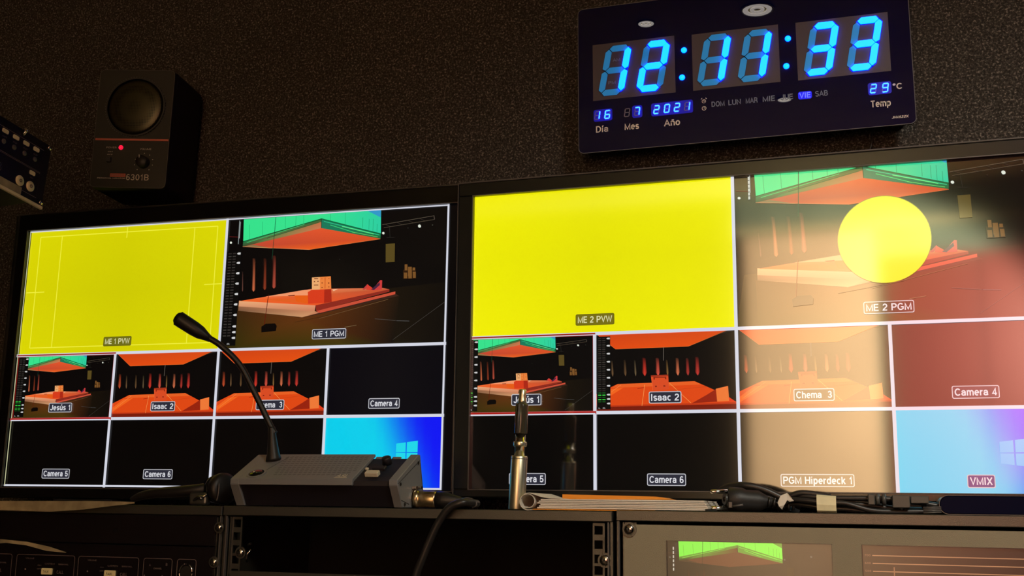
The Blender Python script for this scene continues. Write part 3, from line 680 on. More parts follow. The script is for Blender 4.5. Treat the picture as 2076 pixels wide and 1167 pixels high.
def monitor(label, origin, yaw_, tilt, cw, vis, bez, mkey, right):
    """origin: the corner (u0, v0) of the picture grid; cw: cell width; vis: visible grid range; bez: bezel widths l, r, t, b"""
    ch = cw*9/16
    rot = Matrix.Rotation(-yaw_, 3, 'Z') @ Matrix.Rotation(-tilt, 3, 'X')
    u0, u1, v0, v1 = vis
    o = Vector(origin); base = rot @ Vector((2*cw, 0, -v1*ch-bez[3]))
    t = thing('monitor', label, 'monitor', o+base, rot)
    ox = -2*cw; oz = v1*ch+bez[3]                       # grid corner (0,0) in local coordinates
    g = lambda u, v: (ox+u*cw, oz-v*ch)
    X0, Z1 = g(u0, v0); X1, Z0 = g(u1, v1)
    bl, br, bt, bb = bez
    def frame_(b):
        y0, y1 = -.010, .004
        box(b, (X0-bl, y0, Z1), (X1+br, y1, Z1+bt), .0015); box(b, (X0-bl, y0, Z0-bb), (X1+br, y1, Z0), .0015)
        box(b, (X0-bl, y0, Z0-.0005), (X0, y1, Z1+.0005), .0015); box(b, (X1, y0, Z0-.0005), (X1+br, y1, Z1+.0005), .0015)
    one('bezel', frame_, M['bezel_r' if right else 'gloss_black'], t, local=True)
    def lip(b):
        for a, c in (((X0-.0012, Z1), (X1+.0012, Z1+.0012)), ((X0-.0012, Z0-.0012), (X1+.0012, Z0)), ((X0-.0012, Z0), (X0, Z1)), ((X1, Z0), (X1+.0012, Z1))):
            box(b, (a[0], -.0106, a[1]), (c[0], -.009, c[1]))
    one('bezel_lip', lip, M['edge'], t, local=True)
    def rim(b):
        for k in ((0, .0028, .0046) if not right else (0,)):
            a = X0-bl-.0008+k; c = X1+br+.0008-k
            box(b, (c-.0012, -.0112, Z0-bb), (c, -.004, Z1+bt)); box(b, (a, -.0112, Z0-bb), (a+.0010, -.004, Z1+bt))
        box(b, (X0-bl, -.0098, Z1+bt), (X1+br, .012, Z1+bt+.0022), .0008)
    one('rim', rim, M['edge' if right else 'rack'], t, local=True)  # right rim's pale grey includes the highlight along its top edge
    one('back_shell', lambda b: box(b, (X0-bl+.004, .004, Z0-bb+.004), (X1+br-.004, .045, Z1+bt-.004), .006), M['black'], t, local=True)
    zs = -(o+base).z                                    # rack top in local coordinates
    if zs < -.002:
        for x in (ox+.9*cw, ox+3.1*cw):
            one('foot', lambda b: (box(b, (x-.02, .0, zs+.003), (x+.02, .03, .012), .002), box(b, (x-.05, -.03, zs+.001), (x+.05, .07, zs+.006), .002)), M['black'], t, local=True)
    one('glass_panel', lambda b: box(b, (X0-.001, -.0030, Z0-.001), (X1+.001, .003, Z1+.001)), M['black'], t, local=True)
    rect = (X0, X1, Z0, Z1); sm = M[mkey]; Y = -.0032
    base_p = Pic(rect); base_p.poly([(X0, Z0), (X1, Z0), (X1, Z1), (X0, Z1)], (5, 4, 5)); scr = base_p.build('screen', sm, t, Y)
    YT = Y-.00005
    W_ = (212, 214, 226)
    def cap(P, u, v, txt, wd, fill=(44, 44, 56), bord=(190, 190, 196), tc=(214, 214, 220)):
        cx, cz = g(u, v); h = .0145*cw/.175
        P.poly(rrect(cx-wd/2, cx+wd/2, cz-h/2, cz+h/2, .0022), bord, True)
        P.poly(rrect(cx-wd/2+.0010, cx+wd/2-.0010, cz-h/2+.0010, cz+h/2-.0010, .0016), fill, True)
        T = fit_word(txt, cx-wd/2+.0030, cx+wd/2-.0030, cz-h*.27, h*.56, 0, .0004); P.tris(T, tc)
    def meter(P, c0, r0, c1, r1, lit, numbers_only=False):
        """audio meter strip between grid points; lit = fraction of green segments"""
        (xa, za), (xb, zb) = g(c0, r0), g(c1, r1)
        P.poly([(xa, zb), (xb, zb), (xb, za), (xa, za)], (10, 9, 8), True)
        wd = xb-xa; hh = za-zb; n = 30
        for i in range(n):
            z = za - hh*(.02+.90*i/n); on = i/n > 1-lit
            for s in (.12, .42):
                P.poly([(xa+wd*s, z-hh*.012), (xa+wd*(s+.22), z-hh*.012), (xa+wd*(s+.22), z), (xa+wd*s, z)], (60, 225, 70) if on and i % 2 == 0 else ((20, 90, 30) if on else ((58, 54, 50) if i % 2 else (46, 40, 38))), True)
        for k, q in enumerate((.03, .13, .24, .35, .46, .57, .68, .80, .86, .92)):
            z = za-hh*q; x = xa+wd*.74; e = hh*.011
            P.poly([(x, z-e*.3), (x+wd*.08, z-e), (x+wd*.24, z-e), (x+wd*.24, z+e), (x+wd*.08, z+e), (x, z+e*.3)], (205, 205, 205), True)
        P.tris(fit_word('L', xa+wd*.15, xa+wd*.28, zb+hh*.008, hh*.018), (190, 190, 190)); P.tris(fit_word('R', xa+wd*.45, xa+wd*.62, zb+hh*.008, hh*.018), (190, 190, 190))
    def frame_lines(P, u_, v_, ul, vl, col, w_=.0010):
        (xa, za), (xb, zb) = g(u_, v_), g(ul, vl); w = .0016
        for q in (((xa+w, za-w-w_), (xb-w, za-w)), ((xa+w, zb+w), (xb-w, zb+w+w_)), ((xa+w, zb+w), (xa+w+w_, za-w)), ((xb-w-w_, zb+w), (xb-w, za-w))):
            P.poly([q[0], (q[1][0], q[0][1]), q[1], (q[0][0], q[1][1])], col, True)
    def tile(c, r, n=1):
        P = Pic(rect); P.g = g; return P, (lambda s, q: g(c+s*n, r+q*n))
    def bg(P, f, col): P.poly([f(0, 1), f(1, 1), f(1, 0), f(0, 0)], col, True)
    yel = (236, 231, 4) if right else (212, 207, 4)
    # --- preview (yellow)
    P, f = tile(0, 0, 2)
    n = 4
    for i in range(n):
        for j in range(n):
            cc = lambda a, b: tuple(max(0, v-(6-4*abs(a-n/2)-3*abs(b-n/2))*k) for v, k in zip(yel, (1, 1, 0)))
            P.poly([f(i/n, (j+1)/n), f((i+1)/n, (j+1)/n), f((i+1)/n, j/n), f(i/n, j/n)], [cc(i, j+1), cc(i+1, j+1), cc(i+1, j), cc(i, j)], True)
    if not right:
        lc = (240, 238, 60); w = .0007
        def ln(a, b):
            a, b = Vector(g(*a)), Vector(g(*b)); d = (b-a).normalized(); nn = Vector((-d.y, d.x))*w
            P.poly([tuple(a+nn), tuple(b+nn), tuple(b-nn), tuple(a-nn)], lc, True)
        ln((.105, .09), (1.903, .09)); ln((.105, 1.88), (1.903, 1.88)); ln((.105, .09), (.105, 1.88)); ln((1.903, .09), (1.903, 1.88))
        ln((.333, .09), (.333, 1.88)); ln((1.68, .09), (1.68, 1.88)); ln((1.005, .012), (1.005, .185)); ln((.01, .99), (.20, .99)); ln((1.81, .99), (1.995, .99))
    cap(P, 1.0, 1.815, 'ME 2 PVW' if right else 'ME 1 PVW', .052 if right else .049, (118, 108, 22) if right else (110, 108, 26), (104, 98, 18), (222, 220, 170))
    P.build('video_tile', sm, scr, YT)
    # --- programme
    P, f = tile(2, 0, 2); bg(P, f, (8, 6, 6)); put_picture(P, STAGE, f, ch*2)
    if not right:
        meter(P, 2.012, .50, 2.148, 1.94, 0)
        x, z = g(2.114, .03); P.poly([(x, z-.036), (x+.001, z-.036), (x+.001, z), (x, z)], (150, 160, 160), True)
    else:
        for k in range(6):
            x, z = g(2.113, .10+.05*k); P.poly([(x-.0012, z-.0042), (x+.0012, z-.0042), (x+.0012, z), (x-.0012, z)], (190, 195, 190), True)
        for a in range(1): 
            cx, cz = g(2.992, .992)
            P.poly([(cx+.0545*math.cos(k*math.pi/32), cz+.0545*math.sin(k*math.pi/32)) for k in range(64)], (150, 135, 10), True)
            P.poly([(cx+.0538*math.cos(k*math.pi/32), cz+.0538*math.sin(k*math.pi/32)) for k in range(64)], (240, 232, 8), True)
    cap(P, 3.0, 1.81, 'ME 2 PGM' if right else 'ME 1 PGM', .058 if right else .053, (30, 22, 20) if right else (44, 44, 56))
    P.build('video_tile', sm, scr, YT)
    # --- small tiles
    names = [('Jesús 1', .0414, .0412), ('Isaac 2', .041, .0415), ('Chema  3', .045, .048), ('Camera 4', .0466, .0515), ('Camera 5', .0487, .050), ('Camera 6', .049, .049), ('PGM Hiperdeck 1', .080, .0855), ('VMIX', .029, .030)]
    for k, (nm, wl, wr) in enumerate(names):
        c, r = k % 4, 2+k//4
        P, f = tile(c, r)
        bg(P, f, (8, 6, 6) if k < 3 else ((5, 5, 12) if k == 3 else (4, 3, 3)))
        if k == 0:
            put_picture(P, STAGE, f, ch)
            meter(P, .012, 2.03, .115, 2.96, .22)
            frame_lines(P, 0, 2, 1, 3, (150, 22, 18))
        elif k in (1, 2):
            put_picture(P, FRONT, f, ch)
            if right and k == 1: meter(P, 1.012, 2.04, 1.112, 2.96, .20)
        elif k == 7:
            n1, n2 = 14, 8
            def dc(a, b):
                t = (a - .46 + .22*(.45-b))/.5; t = min(1, max(0, t)); t = t*t*(3-2*t)
                A = (6, 205, 236); B = (14, 22, 244) if not right else (40, 60, 244)
                return tuple(A[i]+(B[i]-A[i])*t for i in range(3))
            for i in range(n1):
                for j in range(n2):
                    a0, a1, b0, b1 = i/n1, (i+1)/n1, j/n2, (j+1)/n2
                    P.poly([f(a0, b1), f(a1, b1), f(a1, b0), f(a0, b0)], [dc(a0, b1), dc(a1, b1), dc(a1, b0), dc(a0, b0)], True)
            # the four window panes, seen at an angle
            for (a, b, c2, d2) in ((.620, .700, 0, 1), (.710, .800, 0, 1)):
                tl_, tr_ = .385-(a-.62)*.22, .385-(b-.62)*.22; bl_, br_ = .625+(a-.62)*.22, .625+(b-.62)*.22
                ml = mr = .508
                pc = (30, 214, 232) if not right else (60, 190, 242)
                P.poly([f(a, ml-.006), f(b, mr-.006), f(b, tr_), f(a, tl_)], pc, True); P.poly([f(a, bl_), f(b, br_), f(b, mr+.006), f(a, ml+.006)], pc, True)
        fill = (44, 44, 56)
        if right and k == 7: fill = (14, 62, 120)
        if right and k in (2, 6): fill = (36, 34, 34)
        cap(P, c+(.5 if k != 0 else .492), r+.822, nm, wr if right else wl, fill)
        P.build('video_tile', sm, scr, YT)
    # --- white separator lines
    P = Pic(rect); w = .0021
    def bar(ua, va, ub, vb, w=w, col=W_):
        (xa, za), (xb, zb) = g(ua, va), g(ub, vb)
        P.poly([(xa-w, zb-w), (xb+w, zb-w), (xb+w, za+w), (xa-w, za+w)], col, True)
    thin = .0009
    bar(2, 0, 2, 4); bar(0, 2, 4, 2); bar(0, 3, 4, 3); bar(1, 2, 1, 4); bar(3, 2, 3, 4)
    if not right:
        bar(0, 0, 4, 0, thin); bar(0, 4, 4, 4, .0013); bar(4, 0, 4, 4, .0014); bar(0, 0, 0, 4, .0008, (190, 190, 150))
    bar(0, 2, 1, 2, .0010, (150, 30, 20)); bar(0, 3, 1, 3, .0020, (170, 26, 20)); bar(0, 3.012, 1, 3.012, .0009)
    P.build('separator_lines', sm, scr, YT-.0022)
    return t, g, (X0, X1, Z0, Z1)

mL, gL, rL = monitor('left flat monitor, its grid outlined in white and its preview marked with guide lines', (-.55301-.7*math.cos(.0174), 1.42798+.7*math.sin(-.0174)*-1, .41973), -.0174, .00819, .175, (-.012, 4.095, -.012, 4.03), (.0215, .0095, .0255, .0160), 'screen_l', False)
mR, gR, rR = monitor('right flat monitor, showing a yellow disc, its picture cut off at the edges', (-.51831, 1.42798, .43086), .0174, -.01381, .182, (.068, 3.932, .088, 3.955), (.0215, .0215, .0185, .0105), 'screen_r', True)
one('stand_by_light', lambda b: box(b, (rL[1]+.0105, -.0108, .158), (rL[1]+.0130, -.0095, .1600)), M['edge'], mL, local=True)

# ---- bay C: grey twin-display unit
td = thing('twin_display_unit', 'grey painted rack unit with two small inset displays', 'display unit', (-.0295, FY, -.15))
ztc = -.0142; DY = FY
d1x, d2x, dzt, dw, dh = -.2222, -.0146, -.0308, .1777, .1000
def face(b):
    z0 = -.1475; y0, y1 = DY, DY+.005
    for x0, x1, a, c in ((-.2698, d1x, z0, ztc), (d1x+dw, d2x, z0, ztc), (d2x+dw, .2115, z0, ztc), (d1x, d1x+dw, dzt, ztc), (d1x, d1x+dw, z0, dzt-dh), (d2x, d2x+dw, dzt, ztc), (d2x, d2x+dw, z0, dzt-dh)):
        box(b, (x0, y0, a), (x1, y1, c))
    bmesh.ops.remove_doubles(b, verts=b.verts, dist=1e-6)
one('face_plate', face, M['greypanel'], td)
one('chassis', lambda b: box(b, (-.26, DY+.006, -.147), (.20, DY+.07, ztc-.002)), M['rack_in'], td)
for k, x0 in enumerate((d1x, d2x)):
    P = Pic((x0, x0+dw, dzt-dh, dzt)); q = lambda s, v: (x0+s*dw, dzt-v*dh)
    if k == 0:
        P.poly([q(0, 1), q(1, 1), q(1, 0), q(0, 0)], (22, 20, 16), True)
        def gm(c):
            if c[1] > 150 and c[0] < 120: return (125, 235, 70)
            if c[1] > c[0]*1.4 and c[1] > 60: return (95, 150, 50)
            if c[0] > 1.6*c[1] and c[0] > 100: return (95, 50, 30)
            return tuple(min(255, v*.4) for v in c)
        put_picture(P, STAGE, q, dh, gm)
        for j in range(6): P.poly([q(.040, .10+.045*j), q(.047, .10+.045*j), q(.047, .07+.045*j), q(.040, .07+.045*j)], (200, 195, 180), True)
    else:
        P.poly([q(0, 1), q(1, 1), q(1, 0), q(0, 0)], (20, 12, 8), True)
        for j in range(9):
            v = .108+.081*j
            P.poly([q(.06, v+.008), q(.98, v+.008), q(.98, v-.002), q(.06, v-.002)], (165, 118, 82), True)
            P.tris(fit_word(str(700-100*j if j < 8 else 0), x0+.016*dw, x0+.050*dw, dzt-(v+.012)*dh, .0022), (120, 84, 62))
        P.poly([q(.177, 1), q(.183, 1), q(.183, .225), q(.177, .225)], (140, 96, 66), True)
    s_ = P.build('display', M['screen_small'], td, 0)
    for v in s_.data.vertices: v.co.y += 0   # picture coordinates are world ones here
    s_.data.transform(LOCAL[td.name].inverted() @ Matrix.Translation((0, DY+.0038, EYE)))
    def edge_(b):
        w = .0007
        for lo, hi in (((x0, dzt-w), (x0+dw, dzt)), ((x0, dzt-dh), (x0+w, dzt)), ((x0+dw-w, dzt-dh), (x0+dw, dzt)), ((x0, dzt-dh), (x0+dw, dzt-dh+w))): box(b, (lo[0], DY-.0002, lo[1]), (hi[0], DY+.004, hi[1]))
    one('display_surround', edge_, M['rack'], td)
screw(td, -.2630, -.0198, DY-.0005, .0060)
screw(td, .2050, -.0198, DY-.0005, .0060)

# ================================================================== wall clock
cdeg = R(.5512)
ck = thing('wall_clock', 'wide navy-black digital wall clock with glowing blue numerals', 'clock', (-.37607, 1.498, .49604), Matrix.Rotation(-cdeg, 3, 'Y'))
mm = .001
fC = lambda x, z, d=0: (x*mm, -d*mm, z*mm)
CWD, CHT = 451.5, 219.0
one('housing', lambda b: box(b, (.012, .002, .012), (CWD*mm-.012, .0465, CHT*mm-.012), .004), M['clockbody'], ck, local=True)
def faceplate(b): prism(b, [(x, z) for x, z in rrect(-1.5, CWD, 0, CHT, 8, 6)], lambda x, z, d: (x*mm, d, z*mm), 0, .004)
one('face', faceplate, M['clockface'], ck, local=True)
one('edge_line', lambda b: outline(b, rrect(-1.5, CWD, 0, CHT, 8, 6), .9, fC, .15), M['clocktrim'], ck, local=True)
for x0, x1, z0, z1 in ((20.5, 138.4, 76.8, 161.2), (162.8, 281.2, 76.3, 159.4), (304.4, 424.0, 75.4, 158.6)):
    one('digit_mask', lambda b: box(b, (x0*mm, -.0004, z0*mm), (x1*mm, .001, z1*mm)), M['dpanel'], ck, local=True, label='mauve grey panel behind two large digits')
SEG = {'0': 'abcdef', '1': 'bc', '2': 'abged', '3': 'abgcd', '6': 'afedcg', '7': 'abc', '9': 'abcdfg', '8': 'abcdefg', ' ': ''}
def seg_polys(W_, H, t, g_):
    h = H/2; e = t*.5
    return {
     'a': [(e+g_, H-e), (t+g_*.4, H), (W_-t-g_*.4, H), (W_-e-g_, H-e), (W_-t-g_, H-t), (t+g_, H-t)],
     'd': [(e+g_, e), (t+g_, t), (W_-t-g_, t), (W_-e-g_, e), (W_-t-g_*.4, 0), (t+g_*.4, 0)],
     'g': [(e+g_, h), (t+g_, h+e), (W_-t-g_, h+e), (W_-e-g_, h), (W_-t-g_, h-e), (t+g_, h-e)],
     'f': [(e, h+g_), (t, h+e+g_), (t, H-t-g_), (e, H-e-g_), (0, H-t-g_*.4), (0, h+e*.6+g_)],
     'b': [(W_-e, h+g_), (W_, h+e*.6+g_), (W_, H-t-g_*.4), (W_-e, H-e-g_), (W_-t, H-t-g_), (W_-t, h+e+g_)],
     'e': [(e, h-g_), (0, h-e*.6-g_), (0, t+g_*.4), (e, e+g_), (t, t+g_), (t, h-e-g_)],
     'c': [(W_-e, h-g_), (W_-t, h-e-g_), (W_-t, t+g_), (W_-e, e+g_), (W_, t+g_*.4), (W_, h-e*.6-g_)]}
def digit(ch, x, z, W_, H, t, g_, slant, on, off, depth, names=('digit', 'segment'), each=True):
    root = None
    polys = seg_polys(W_, H, t, g_)
    def mk(keys, d0, d1):
        def fn(b):
            for k in keys: prism(b, polys[k], lambda a, c, d: ((x+a+c*slant)*mm, -d*mm, (z+c)*mm), d0, d1)
        return fn
    if each:
        fat = seg_polys(W_, H, t, -.55)
        def back_(b):
            for k in fat:
                P_ = fat[k]; ax = sum(p[0] for p in P_)/6; az = sum(p[1] for p in P_)/6
                prism(b, [(ax+(p[0]-ax)*1.03+(.5 if p[0] > ax else -.5), az+(p[1]-az)*1.0+(.5 if p[1] > az else -.5)) for p in P_], lambda a, c, d: ((x+a+c*slant)*mm, -d*mm, (z+c)*mm), .3, .62)
        root = one(names[0], back_, M['seg_gap'], ck, local=True)
        wide = seg_polys(W_, H, t, -.9)
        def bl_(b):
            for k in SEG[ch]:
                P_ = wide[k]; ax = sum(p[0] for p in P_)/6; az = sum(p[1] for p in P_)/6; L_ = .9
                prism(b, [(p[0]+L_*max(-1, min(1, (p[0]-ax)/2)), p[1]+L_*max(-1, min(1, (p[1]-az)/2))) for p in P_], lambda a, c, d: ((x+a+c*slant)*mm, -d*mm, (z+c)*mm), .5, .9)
        one('painted_halo', bl_, M['halo'], root, local=True)  # emissive rim added as the blue halo of the lit segments
        for k in 'abcdefg': one('segment', mk(k, .5, depth if k in SEG[ch] else 1.0), on if k in SEG[ch] else off, root, local=True, label='lit segment' if k in SEG[ch] else 'unlit segment')
    else:
        root = one(names[0], mk(SEG[ch], .2, depth), on, ck, local=True)
        rest = [k for k in 'abcdefg' if k not in SEG[ch]]
        if rest: one('unlit_segments', mk(rest, .2, .4), off, root, local=True)
for ch_, x, z in (('1', 27.2, 82.4), ('2', 82.3, 82.0), ('1', 167.4, 81.4), ('1', 222.9, 81.0), ('3', 310.9, 79.8), ('3', 366.8, 80.0)):
    digit(ch_, x, z, 37.2, 74.0, 8.9, .8, .192, M['seg_on'], M['seg_off'], 3.2)
for x, z in ((151.6, 137.6), (148.0, 97.6), (293.6, 137.0), (289.9, 97.6)):
    one('colon_dot', lambda b: lathe(b, fC(x, z, .1), (0, -1, 0), [(.0040, 0), (.0040, .0012), (.0028, .0026), (0, .003)], 20), M['seg_on'], ck, local=True)
for ch_, x, z in (('1', 21.4, 48.2), ('6', 36.2, 48.0), ('8', 64.4, 48.0), ('7', 78.8, 48.2), ('2', 106.3, 47.8), ('0', 120.9, 48.0), ('2', 135.0, 48.2), ('1', 149.0, 48.4), ('2', 395.4, 46.6), ('9', 410.4, 46.3)):
    dim = ch_ == '8'
    digit(ch_, x, z, 8.0, 12.8, 1.45, .15, .14, M['led_off'] if dim else M['led_small'], M['led_off'], .4 if dim else 1.6, names=('small_digit', ''), each=False)
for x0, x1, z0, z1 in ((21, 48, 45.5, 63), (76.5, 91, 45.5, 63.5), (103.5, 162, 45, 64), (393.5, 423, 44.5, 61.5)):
    one('led_glow_plate', lambda b: prism(b, rrect(x0, x1, z0, z1, 3), lambda a, c, d: (a*mm, -d*mm, c*mm), .05, .12), M['plate_glow'], ck, local=True)  # glowing plate put in as the blue haze around the small digits
def cword(s, x0, x1, z, cap_, m_, sl_=0, off=.25):
    one('printed_word', lambda b: letters(b, fit_word(s, x0, x1, z, cap_, sl_, 1), fC, off), M[m_], ck, local=True, recalc=False)
for q in (('Día', 24.2, 42.0, 29.2, 9.3), ('Mes', 65.4, 86.0, 29.0, 9.3), ('Año', 121.0, 143.6, 28.9, 9.3), ('Temp', 396.0, 421.0, 27.4, 9.2), ('°C', 424.5, 436.2, 49.3, 8.0)): cword(*q, 'printgrey')
cword('JH4622X', 420.8, 441.6, 9.3, 3.3, 'printgrey', .2)
def icons(b):
    outline(b, [(177.2+3.1*math.cos(k*.35), 49.4+3.1*math.sin(k*.35)) for k in range(18)], .8, fC, .25)
    b.faces.new([b.verts.new(fC(x, z, .25)) for x, z in [(176.9, 49.2), (179, 49.2), (179, 49.8), (177.5, 49.8), (177.5, 51.6), (176.9, 51.6)]])
def icons2(b):
    outline(b, [(177.2+2.8*math.cos(k*.35), 59.6+2.8*math.sin(k*.35)) for k in range(18)], .7, fC, .25)
    for q in ([(176.9, 59.2), (178.8, 59.2), (178.8, 59.8), (177.5, 59.8), (177.5, 61.4), (176.9, 61.4)], [(173.6, 62.2), (175.2, 64.2), (174.4, 64.6), (173.0, 63.0)], [(180.8, 62.2), (179.2, 64.2), (180.0, 64.6), (181.4, 63.0)]):
        b.faces.new([b.verts.new(fC(x, z, .25)) for x, z in q])
one('clock_symbol', icons, M['printgrey'], ck, local=True, recalc=False); one('alarm_symbol', icons2, M['printgrey'], ck, local=True, recalc=False)
for s, x0, x1 in (('DOM', 187.6, 205.3), ('LUN', 210.5, 227.4), ('MAR', 233.9, 249.8), ('MIE', 256.7, 272.9), ('JUE', 280.9, 296.6), ('SAB', 325.9, 342.2)): cword(s, x0, x1, 50.2, 7.5, 'printblue')
cword('AM', 49.8, 60.6, 132.5, 4.6, 'printblue', 0, .9); cword('PM', 43.0, 53.7, 99.0, 4.6, 'printblue', 0, .9)
one('led_glow_plate', lambda b: prism(b, rrect(303.5, 321.5, 48.3, 59.2, 3), lambda a, c, d: (a*mm, -d*mm, c*mm), .05, .12), M['halo'], ck, local=True)  # same kind of painted glow, behind the lit weekday
one('lit_weekday', lambda b: letters(b, fit_word('VIE', 305.0, 319.8, 50.0, 7.6, 0, .35), fC, .25), M['led_day'], ck, local=True, recalc=False, label='weekday word glowing blue')
cbl = bmesh.new(); tube(cbl, spline([(.022, 1.535, .53), (.0185, 1.532, .489), (.013, 1.534, .468), (.010, 1.536, .40), (.0, 1.538, .30)]), .0011, 8)
tag(part('clock_cord', cbl, M['cable']), 'thin black cord running down the wall from the clock behind the right monitor', 'cord')

# ================================================================== small wall loudspeaker
SP = Vector((-1.0768, 1.434, .5746))*.985
def r3(y_, p_, r_): return Matrix.Rotation(y_, 3, 'Z') @ Matrix.Rotation(p_, 3, 'X') @ Matrix.Rotation(r_, 3, 'Y')
rs_ = r3(.2272, .0374, .0281)
sw, sh, sd = .120, .188, .118
spk = thing('loudspeaker', 'small black powered loudspeaker with a round grille on the carpeted wall', 'speaker', SP - rs_ @ Vector((0, 0, sh/2)), rs_)
one('cabinet', lambda b: box(b, (-sw/2, .004, 0), (sw/2, sd, sh), .005), M['spkbody'], spk, local=True)
one('front_panel', lambda b: prism(b, rrect(-sw/2, sw/2, 0, sh, .008), lambda a, c, d: (a, d, c), -.003, .006, .0008), M['spkface'], spk, local=True)
one('edge_highlight', lambda b: outline(b, rrect(-sw/2+.0005, sw/2-.0005, .0005, sh-.0005, .0078),   .0006, lambda x, z, d: (x, -.0032, z), 0), M['edge'], spk, local=True)  # highlight along the front edge, drawn as a thin grey band
gc = (.002, .128)
def grille(b):
    ring(b, (gc[0], -.003, gc[1]), (0, -1, 0), .047, .0445, .0025, 40)
one('grille_ring', grille, M['black'], spk, local=True)
def dome(b):
    prof = [(.0445, 0), (.040, .0022), (.030, .0042), (.018, .0054), (.006, .006), (0, .0061)]
    lathe(b, (gc[0], -.003, gc[1]), (0, -1, 0), prof, 40)
gm_ = mat('perforated_grille', (0.05, 0.045, 0.025), 0.35, metal=.6)
nt = gm_.node_tree; bs = nt.nodes['Principled BSDF']; tc = nt.nodes.new('ShaderNodeTexCoord'); vo = nt.nodes.new('ShaderNodeTexVoronoi'); vo.inputs['Scale'].default_value = 420; vo.inputs['Randomness'].default_value = 0
rp = nt.nodes.new('ShaderNodeValToRGB'); rp.color_ramp.elements[0].color = (.002, .002, .002, 1); rp.color_ramp.elements[1].color = (.05, .045, .022, 1); rp.color_ramp.elements[0].position = .25; rp.color_ramp.elements[1].position = .45
nt.links.new(tc.outputs['Object'], vo.inputs['Vector']); nt.links.new(vo.outputs['Distance'], rp.inputs['Fac']); nt.links.new(rp.outputs['Color'], bs.inputs['Base Color'])
one('grille', dome, gm_, spk, local=True)
def gdots(b):
    for k in range(70):
        a = k/70*2*math.pi; X = Matrix.Translation((gc[0]+.0475*math.cos(a), -.0045, gc[1]+.0475*math.sin(a)))
        box(b, (-.0005, -.0005, -.0005), (.0005, .0005, .0005), X=X)
one('grille_stitches', gdots, M['edge'], spk, local=True, kind='stuff')
one('stripe', lambda b: box(b, (-sw/2+.003, -.0042, .0745), (sw/2-.0015, -.0028, .0775)), M['stripe'], spk, local=True, label='thin red-brown stripe')
fS = lambda x, z, d=0: (x, -.0033-d, z)
def spw(b):
    letters(b, fit_word('POWER', -.0385, -.0225, .0620, .0026), fS); letters(b, fit_word('VOLUME', .0145, .0325, .0605, .0026), fS)
    letters(b, fit_word('ON', -.0355, -.0280, .0560, .0016), fS); letters(b, fit_word('OFF', -.0365, -.0275, .0515, .0016), fS)
    letters(b, fit_word('6301B', -.003, .0325, .0125, .0095), fS); letters(b, fit_word('PERSONAL MONITOR', -.0485, -.0045, .0140, .0022), fS)
    for k in range(9):
        a = R(-50+k*35); b.faces.new([b.verts.new(fS(.0225+.0145*math.cos(a)+.0008*math.cos(j*1.05), .0405+.0145*math.sin(a)+.0008*math.sin(j*1.05))) for j in range(6)])
one('panel_lettering', spw, M['printpale'], spk, local=True, recalc=False)
lb = one('red_badge', lambda b: box(b, (-.0285, -.0042, .0170), (-.0040, -.0030, .0225), .0004, 1), M['stripe'], spk, local=True, label='red badge')
one('badge_lettering', lambda b: letters(b, fit_word('FOSTEX', -.0265, -.006, .0184, .0028), lambda x, z, d: (x, -.0044, z)), M['printdim'], lb, local=True, recalc=False)
one('power_light', lambda b: lathe(b, (-.0155, -.0030, .0635), (0, -1, 0), [(.0036, 0), (.0036, .001), (.002, .0026), (0, .003)], 16), M['redlamp'], spk, local=True, label='small glowing red power light')
kn = one('volume_knob', lambda b: lathe(b, (.0225, -.003, .0405), (0, -1, 0), [(.0095, 0), (.0090, .010), (.0080, .0115), (0, .0118)], 28), M['black'], spk, local=True)
one('knob_pointer', lambda b: box(b, (.0190, -.0155, .0450), (.0205, -.0146, .0490)), M['printpale'], kn, local=True)
one('power_switch', lambda b: box(b, (-.0365, -.006, .0400), (-.0285, -.003, .0480), .0008, 1), M['black'], spk, local=True)
one('wall_bracket', lambda b: box(b, (-.03, sd-.002, .05), (.03, sd+.004, .14), .002), M['black'], spk, local=True)

# ================================================================== audio unit on the left, seen edge-on and tilted
AU = r3(1.5387, -.03753, .12816)
mx_ = thing('sound_mixer', 'black rack audio unit with two cream knobs, standing side-on at the upper left', 'audio unit', Vector((-.99355, 1.15608, .44875)) + AU @ Vector((0, 0, -.0762)), AU)
fM = lambda x, z, d=0: (-x*.001, -.0003-d, (76.2-z)*.001)
def capsule(b, x, z, w_, h_, d=.0008): prism(b, rrect(-x-w_/2, -x+w_/2, 76.2-z-h_/2, 76.2-z+h_/2, min(w_, h_)*.3), lambda a, c, q: (a*.001, -q, c*.001), 0, d)
def knob(b, x, z, prof_): lathe(b, (-x*.001, 0, (76.2-z)*.001), (0, -1, 0), prof_, 28)
one('face_plate', lambda b: box(b, (-.474, 0, -.0068), (.004, .003, .0722+.008), .0006, 1), M['blackpanel'], mx_, local=True)
one('chassis', lambda b: box(b, (-.45, .003, -.004), (-.012, .16, .078)), M['black'], mx_, local=True)
for x in (93.5, 75.1, 57.1, 39.3, 21.4): one('push_button', lambda b: capsule(b, x, 11.8, 10.0, 5.2), M['tape'], mx_, local=True)
one('push_button', lambda b: capsule(b, 21.4, 44.5, 9.5, 5.2), M['tape'], mx_, local=True)
def bezel_l(b):
    for za, zb in ((7.2, 38.6), (39.6, 73.2)):
        outline(b, [(460, za), (460, zb), (8.5, zb), (8.5, za)], .45, fM, 0)
one('panel_outline', bezel_l, M['printdim'], mx_, local=True, recalc=False)
for x in (39.5, 21.4):
    o_ = one('rotary_knob', lambda b: knob(b, x, 62.7, [(.0067, 0), (.0067, .001), (.0058, .0018), (0, .0019)]), M['tape'], mx_, local=True, label='cream round knob')
    one('knob_cap', lambda b: ring(b, (-x*.001, -.0019, .0135), (0, -1, 0), .0023, .0012, .0004, 20), M['printdim'], o_, local=True)
